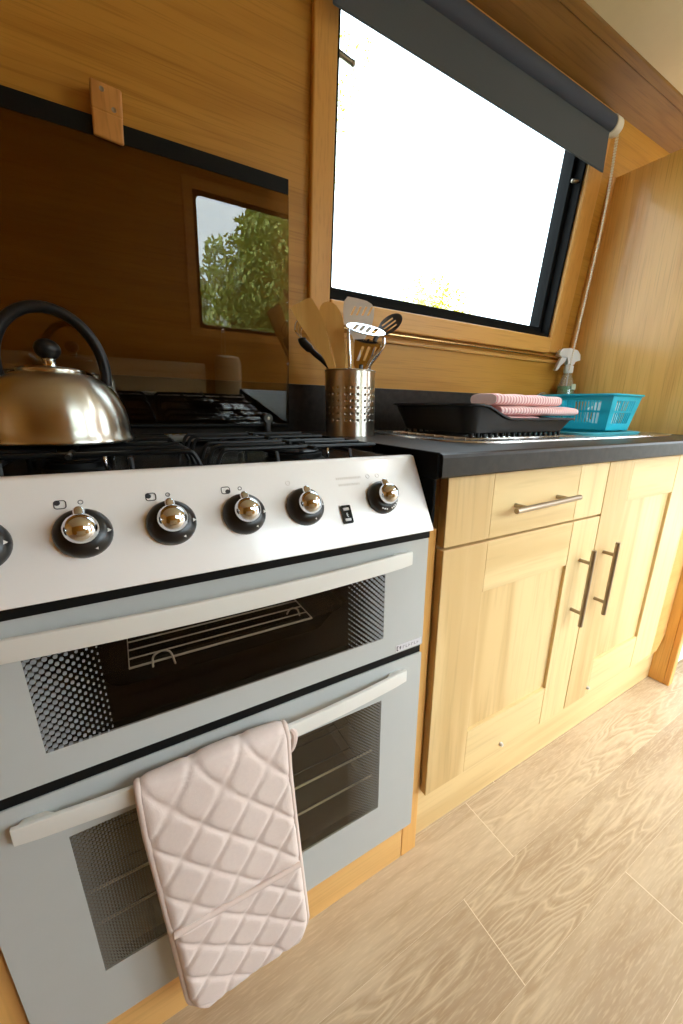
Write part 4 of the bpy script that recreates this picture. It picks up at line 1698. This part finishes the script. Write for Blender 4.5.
m = MB()
nu = 72
idx = range(len(path))
top, bot = [], []
rp = .287
for i in idx:
    rt_, rb_ = [], []
    for k in range(nu + 1):
        u = -1 + 2 * k / nu
        edge = min(1, (1 - abs(u)) / .10, max(0, (TOT - sl_[i])) / .010 + .02)
        edge = max(0, edge) ** .5
        x = u * GW / 2
        z = path[i][1]
        isp = (sl_[i] > .2) and (z < rp - .005 * u)
        h = .0030 + quilt(x, sl_[i]) * (.75 if sl_[i] < .165 else min(1.0, .75 + (sl_[i] - .165) * 8))
        if isp:
            h = .0060 + quilt(x, sl_[i] * 1.0 + .02, .060, .074, .0040)
        elif sl_[i] > .2:
            dz = z - (rp - .005 * u)
            h -= .0022 * math.exp(-(dz / .010) ** 2)
        h += .0015 * math.sin(u * 3 + sl_[i] * 9)
        rt_.append(m.bm.verts.new(glove_pt(i, u, .003 + h * edge)))
        rb_.append(m.bm.verts.new(glove_pt(i, u, -.003 if sl_[i] > .2 else -.002)))
    top.append(rt_)
    bot.append(rb_)
for i in range(len(path) - 1):
    for k in range(nu):
        m.bm.faces.new((top[i][k], top[i][k + 1], top[i + 1][k + 1], top[i + 1][k]))
        m.bm.faces.new((bot[i][k], bot[i + 1][k], bot[i + 1][k + 1], bot[i][k + 1]))
    for k in (0, nu):
        m.bm.faces.new((top[i][k], bot[i][k], bot[i + 1][k], top[i + 1][k]))
for r_ in (0, len(path) - 1):
    for k in range(nu):
        m.bm.faces.new((top[r_][k], top[r_][k + 1], bot[r_][k + 1], bot[r_][k]))
m.build('quilted_body', M['glove'], gl, smooth=True, auto=70)
m = MB()
L1 = [glove_pt(i, -1, .001) for i in range(0, len(path), 2)]
L2 = [glove_pt(i, 1, .001) for i in range(0, len(path), 2)]
bt_ = [glove_pt(len(path) - 1, u, .001) for u in (-.8, -.4, 0, .4, .8)]
m.tube(L1 + bt_ + list(reversed(L2)), .0045, 10)
m.build('edge_binding', M['glove_trim'], gl, smooth=True)
m = MB()
pk = []
for k in range(25):
    u = -.97 + 1.94 * k / 24
    zt2 = rp - .005 * u
    i = min(idx, key=lambda j: abs(path[j][1] - zt2) + (10 if sl_[j] < .2 else 0))
    pk.append(glove_pt(i, u, .0095) + Vector((0, 0, zt2 - path[i][1])))
m.tube(pk, .0042, 10)
m.build('pocket_binding', M['glove_trim'], gl, smooth=True)
m = MB()
m.tube(smooth_path([(.142, .452, .532), (.154, .444, .526), (.157, .442, .513), (.153, .444, .494), (.148, .450, .487)], 6), .005, 8)
m.build('hanging_loop', M['glove_trim'], gl, smooth=True)

# ------------------------------------------------------------------ kettle
kx_, ky_ = -.062, .730
KB = GZ + .0040
kt = thing('kettle', 'satin steel stovetop kettle with a black hooped handle, on the hob', 'kettle', (kx_, ky_, KB))
m = MB()
prof = [(.0, 0), (.070, .0), (.0845, .0008), (.0868, .003), (.0868, .006), (.0845, .009), (.0838, .02), (.0828, .034), (.0800, .048), (.0750, .061), (.0675, .0735), (.0570, .0840), (.0450, .0905), (.0385, .0925)]
m.lathe(prof, (kx_, ky_, KB), 64)
m.build('kettle_body', M['steel_kettle'], kt, auto=40)
m = MB()
m.lathe([(.0385, .0922), (.0392, .0945), (.0385, .0965), (.030, .0990), (.012, .1010), (.0, .1012)], (kx_, ky_, KB), 48)
kl = m.build('lid', M['steel_kettle'], kt, auto=40)
m = MB()
m.lathe([(.0078, .1008), (.0072, .1085), (.0085, .1105)], (kx_, ky_, KB), 20)
m.build('knob_collar', M['chrome'], kl, auto=40)
m = MB()
m.sphere((kx_, ky_, KB + .1225), .0152, 24, 16, (1, 1, .88))
m.build('lid_knob', M['black_plastic'], kl, smooth=True)
m = MB()
hpts = []
ang = math.radians(8)
for k in range(41):
    a = math.radians(-14 + 208 * k / 40)
    rx, rz_ = .0600, .0765
    lx = rx * math.cos(a)
    hpts.append(Vector((kx_ + .003 + lx * math.cos(ang), ky_ + lx * math.sin(ang), KB + .098 + rz_ * math.sin(a))))
lo = []
for k, p in enumerate(hpts):
    t = (hpts[min(k + 1, 40)] - hpts[max(k - 1, 0)]).normalized()
    w = Vector((-math.sin(ang), math.cos(ang), 0))
    nrm = t.cross(w).normalized()
    lo.append([p + w * (.0105 * math.cos(2 * PI * j / 14)) + nrm * (.0072 * math.sin(2 * PI * j / 14)) for j in range(14)])
m.loft(lo)
m.build('handle', M['black_plastic'], kt, smooth=True)
m = MB()
sdir = Vector((-math.cos(ang), -math.sin(ang), 0))
c0 = Vector((kx_, ky_, KB))
spp = smooth_path([c0 + sdir * .066 + Vector((0, 0, .052)), c0 + sdir * .084 + Vector((0, 0, .070)), c0 + sdir * .098 + Vector((0, 0, .092))], 5)
m.tube(spp, [.021 - .009 * k / (len(spp) - 1) for k in range(len(spp))], 20)
m.build('spout', M['steel_kettle'], kt, smooth=True)

# ------------------------------------------------------------------ beyond the end panel: a white appliance
fr = thing('fridge', 'white appliance low on the floor beyond the tall end panel', 'fridge', (1.95, .75, 0))
m = MB()
m.box((1.66, .49, .05), (2.20, 1.0, .84), bev=.006)
m.build('body', M['white_fridge'], fr)
m = MB()
m.box((1.66, .470, .052), (2.20, .4895, .84), bev=.006)
m.build('door', M['white_fridge'], fr)
m = MB()
m.box((1.67, .50, .0), (2.19, .99, .0495))
m.build('base', M['grey_plastic'], fr)

# ------------------------------------------------------------------ opposite side of the cabin (seen in the glass lid)
for k, (a, b) in enumerate(((.56, 1.42),)):
    w = thing('window_%d' % (k + 2), None, None, ((a + b) / 2, YF, 1.0), kind='structure')
    m = MB()
    m.plate(rect(a + .001, 1.001, b - .001, 1.719), [rrect(a + .022, 1.022, b - .022, 1.698, .03)], YF - .035, YF - .005, lambda p, q_, t: Vector((p, t, q_)))
    m.build('window_frame', M['alu_black'], w)
    m = MB()
    m.box((a + .018, YF - .024, 1.018), (b - .018, YF - .020, 1.702))
    m.build('pane', M['pane'], w)
    m = MB()
    m.plate(rect(a - .05, .95, b + .05, 1.77), [rect(a, 1.0, b, 1.72)], YF, YF + .014, lambda p, q_, t: Vector((p, t, q_)))
    m.build('casing', M['oak_trim'], w)
m = MB()
m.tube([(.69, YF + .03, 1.0), (.69, YF + .03, .62)], .0012, 6)
m.tube([(.71, YF + .03, 1.0), (.71, YF + .03, .62)], .0012, 6)
m.sphere((.70, YF + .03, 1.0), .012, 10, 8)
tag(m.build('blind_cord', M['chain'], loc=(.70, YF + .03, .62), smooth=True), 'blind cord seen mirrored in the glass lid under the reflected window', 'cord')
so = thing('bench_seat', 'cream upholstered bench seat seen mirrored low in the glass lid', 'bench', (.05, -.75, 0))
m = MB()
m.box((-.60, -.95, .0), (.56, -.45, .42), bev=.02)
m.build('seat', M['seat_cream'], so)
m = MB()
m.box((-.60, -.985, .42), (.56, -.86, .735), bev=.02)
m.tube([(-.60, -.92, .745), (.56, -.92, .745)], .05, 20)
m.build('backrest', M['seat_cream'], so, auto=40)
m = MB()
m.lathe([(.075, 0), (.085, .02), (.085, .30), (.07, .335), (.0, .34)], (.705, -.88, .52), 28)
m.lathe([(.05, 0.0), (.05, .02), (.02, .03), (.02, .52)], (.705, -.88, .0), 20)
tag(m.build('lamp', M['seat_cream'], loc=(.705, -.88, 0), auto=40), 'cream drum lamp seen mirrored in the glass lid beside the bench', 'lamp')

# unseen round fill light on the ceiling, added to brighten the cabinet side
for lx, ly, pw in ((1.75, -.18, 8.0),):
    zc_ = 2.022
    cl = thing('fill_light', 'unseen round white light added overhead to brighten the cabinet side', 'fill light', (lx, ly, zc_ - .03))
    m = MB()
    m.lathe([(.105, .012), (.112, .016), (.112, .034), (.0, .034)], (lx, ly, zc_ - .03), 36)
    m.build('rim', M['white_plastic'], cl, auto=40)
    m = MB()
    m.lathe([(.104, .013), (.104, .0145), (.0, .0145)], (lx, ly, zc_ - .03), 36)
    m.build('lens', M['lens'], cl)
    ld = bpy.data.lights.new('fill_lamp', 'AREA')
    ld.shape = 'DISK'
    ld.size = 0.20
    ld.energy = pw
    ld.color = (0.86, 0.94, 1.0)
    lo_ = bpy.data.objects.new('fill_lamp', ld)
    COL.objects.link(lo_)
    lo_.parent = cl
    lo_.location = (0, 0, .009)

# ------------------------------------------------------------------ outdoors
m = MB()
m.bm.faces.new([m.bm.verts.new(p) for p in ((-60, -60, -.5), (60, -60, -.5), (60, YF - .3, -.5), (-60, YF - .3, -.5))])
m.bm.faces.new([m.bm.verts.new(p) for p in ((-60, 1.5, -.5), (60, 1.5, -.5), (60, 60, -.5), (-60, 60, -.5))])
S(m.build('ground', M['grass']))


def tree(label, base, blobs, leaf, n, size, seed, trunk_r, limbs=True):
    t = thing('tree', label, 'tree', base)
    rnd = random.Random(seed)
    b = Vector(base)
    m = MB()
    topz = max(c[2] for c, r in blobs) - (0 if limbs else 1.2)
    m.tube(smooth_path([b, b + Vector((.1, .05, (topz - b.z) * .5)), Vector((b.x - .05, b.y, topz))], 6), [trunk_r * (1 - .06 * i) for i in range(13)], 10)
    for c, r in (blobs if limbs else []):
        m.tube([b + Vector((.05, .02, (c[2] - b.z) * .55)), Vector(c)], trunk_r * .25, 6)
    m.build('trunk', M['bark'], t, smooth=True)
    verts, faces = [], []
    tot = sum(r ** 2 for c, r in blobs)
    for c, r in blobs:
        for _ in range(int(n * r * r / tot)):
            d = Vector((rnd.gauss(0, 1), rnd.gauss(0, 1), rnd.gauss(0, 1))).normalized()
            p = Vector(c) + d * (r * (.55 + .5 * rnd.random() ** .6))
            u = Vector((rnd.gauss(0, 1), rnd.gauss(0, 1), rnd.gauss(0, 1))).normalized()
            v = u.orthogonal().normalized()
            s = size * rnd.uniform(.6, 1.3)
            k = len(verts)
            verts += [p - u * s, p + v * s * .45, p + u * s, p - v * s * .45]
            faces.append((k, k + 1, k + 2, k + 3))
    me = bpy.data.meshes.new('foliage')
    base_ = Vector(t['_base'])
    me.from_pydata([tuple(p - base_) for p in verts], [], faces)
    me.materials.append(leaf)
    o = bpy.data.objects.new('foliage', me)
    COL.objects.link(o)
    o.parent = t
    return t


rb = random.Random(11)
bl_ = []
for i in range(46):
    a = rb.uniform(0, 2 * PI)
    h = rb.uniform(-.2, 4.6)
    w = 2.6 * (1 - max(0, (h - 2.5)) / 3.2) if h > 2.5 else 2.6
    q_ = rb.uniform(.3, 1) * w
    bl_.append(((6.9 + 1.15 * q_ * math.cos(a), -15 + q_ * .6 * math.sin(a), h - .3), rb.uniform(.7, 1.15)))
for i in range(18):
    bl_.append(((6.8 + rb.uniform(-2.9, 2.9), -14.6 + rb.uniform(-.8, .8), rb.uniform(-.4, 1.4)), rb.uniform(.7, 1.0)))
tree('big green tree seen mirrored in the glass lid', (6.9, -15, -.5), bl_, M['leaf_green'], 34000, .13, 21, .28)
bl_ = []
for i in range(12):
    bl_.append(((3.6 + rb.uniform(-1.2, 1.2), -21 + rb.uniform(-.6, .6), rb.uniform(-.4, 1.9)), rb.uniform(.5, .8)))
tree('thin bushy tree left of the big one in the glass lid reflection', (3.6, -21, -.5), bl_, M['leaf_green'], 3600, .10, 22, .10)
bl_ = [((7.45, 9, 3.85), .48), ((6.95, 9.1, 3.70), .40), ((8.05, 9, 3.65), .48), ((7.6, 9.2, 3.1), .7), ((6.9, 9, 3.0), .6), ((8.5, 9, 3.1), .55)]
tree('yellow-green treetop showing above the bottom edge of the window', (7.4, 9, -.5), bl_, M['leaf_yellow'], 6000, .05, 23, .12, False)
bl_ = [((4.95, 9, 7.75), .30), ((4.95, 9, 7.1), .26), ((5.35, 9, 7.9), .22), ((4.4, 9, 6.6), .5), ((4.0, 9, 7.4), .6), ((3.8, 9, 5.6), .8)]
tree('yellow-leaved branch tips at the top left corner of the window', (3.2, 9, -.5), bl_, M['leaf_yellow'], 3500, .045, 24, .12, False)

# ------------------------------------------------------------------ camera
cam_d = bpy.data.cameras.new('camera')
cam = bpy.data.objects.new('camera', cam_d)
COL.objects.link(cam)
right = Vector((0.84541, -0.53378, 0.01891))
down = Vector((-0.13813, -0.25269, -0.95764))
fwd = Vector((0.51595, 0.80698, -0.28736))
up = -down
mt = Matrix((right, up, -fwd)).transposed().to_4x4()
mt.translation = Vector((0, 0, 0.966))
cam.matrix_world = mt
cam_d.sensor_fit = 'HORIZONTAL'
cam_d.sensor_width = 36.0
cam_d.lens = 396.50 / 683 * 36.0
cam_d.shift_x = -30.81 / 683
cam_d.shift_y = 15.03 / 683
cam_d.clip_start = 0.02
cam_d.clip_end = 300
SC.camera = cam

# ------------------------------------------------------------------ sky
SKY_FRONT, SKY_BACK, SKY_BACK_HIGH, SKY_TOP = 5.0, 8.5, 18.0, 10.0
w = bpy.data.worlds.new('overcast_sky')
SC.world = w
w.use_nodes = True
nt = w.node_tree
for n_ in list(nt.nodes):
    nt.nodes.remove(n_)
out = nt.nodes.new('ShaderNodeOutputWorld')
bg = nt.nodes.new('ShaderNodeBackground')
tc = nt.nodes.new('ShaderNodeTexCoord')
se = nt.nodes.new('ShaderNodeSeparateXYZ')
nt.links.new(tc.outputs['Generated'], se.inputs[0])
mr = nt.nodes.new('ShaderNodeMapRange')
mr.interpolation_type = 'SMOOTHSTEP'
mr.inputs['From Min'].default_value = -0.35
mr.inputs['From Max'].default_value = 0.35
mr.inputs['To Min'].default_value = SKY_BACK
mr.inputs['To Max'].default_value = SKY_FRONT
nt.links.new(se.outputs['Y'], mr.inputs['Value'])
me_ = nt.nodes.new('ShaderNodeMapRange')
me_.interpolation_type = 'SMOOTHSTEP'
me_.inputs['From Min'].default_value = 0.12
me_.inputs['From Max'].default_value = 0.48
me_.inputs['To Min'].default_value = SKY_BACK
me_.inputs['To Max'].default_value = SKY_BACK_HIGH
nt.links.new(se.outputs['Z'], me_.inputs['Value'])
nt.links.new(me_.outputs['Result'], mr.inputs['To Min'])
mz = nt.nodes.new('ShaderNodeMapRange')
mz.interpolation_type = 'SMOOTHSTEP'
mz.inputs['From Min'].default_value = 0.45
mz.inputs['From Max'].default_value = 0.9
nt.links.new(se.outputs['Z'], mz.inputs['Value'])
mx = nt.nodes.new('ShaderNodeMix')
mx.data_type = 'FLOAT'
nt.links.new(mz.outputs['Result'], mx.inputs[0])
nt.links.new(mr.outputs['Result'], mx.inputs[2])
mx.inputs[3].default_value = SKY_TOP
nz = nt.nodes.new('ShaderNodeTexNoise')
nz.inputs['Scale'].default_value = 2.2
nz.inputs['Detail'].default_value = 5
nt.links.new(tc.outputs['Generated'], nz.inputs['Vector'])
cr = nt.nodes.new('ShaderNodeValToRGB')
cr.color_ramp.elements[0].color = (0.74, 0.88, 1.0, 1)
cr.color_ramp.elements[0].position = 0.35
cr.color_ramp.elements[1].color = (0.82, 0.93, 1.0, 1)
cr.color_ramp.elements[1].position = 0.65
nt.links.new(nz.outputs['Fac'], cr.inputs['Fac'])
nt.links.new(cr.outputs['Color'], bg.inputs['Color'])
nt.links.new(mx.outputs[0], bg.inputs['Strength'])
nt.links.new(bg.outputs[0], out.inputs['Surface'])

# ------------------------------------------------------------------ view
vs_ = SC.view_settings
vs_.view_transform = 'Standard'
vs_.look = 'None'
vs_.gamma = 1.0
vs_.use_curve_mapping = False
vs_.exposure = -0.05
SC.cycles.use_denoising = True
SC.cycles.max_bounces = 10
SC.cycles.diffuse_bounces = 6
SC.cycles.transparent_max_bounces = 16
SC.cycles.sample_clamp_indirect = 8.0
SC.cycles.blur_glossy = 0.5
for o in bpy.data.objects:
    if '_base' in o:
        del o['_base']
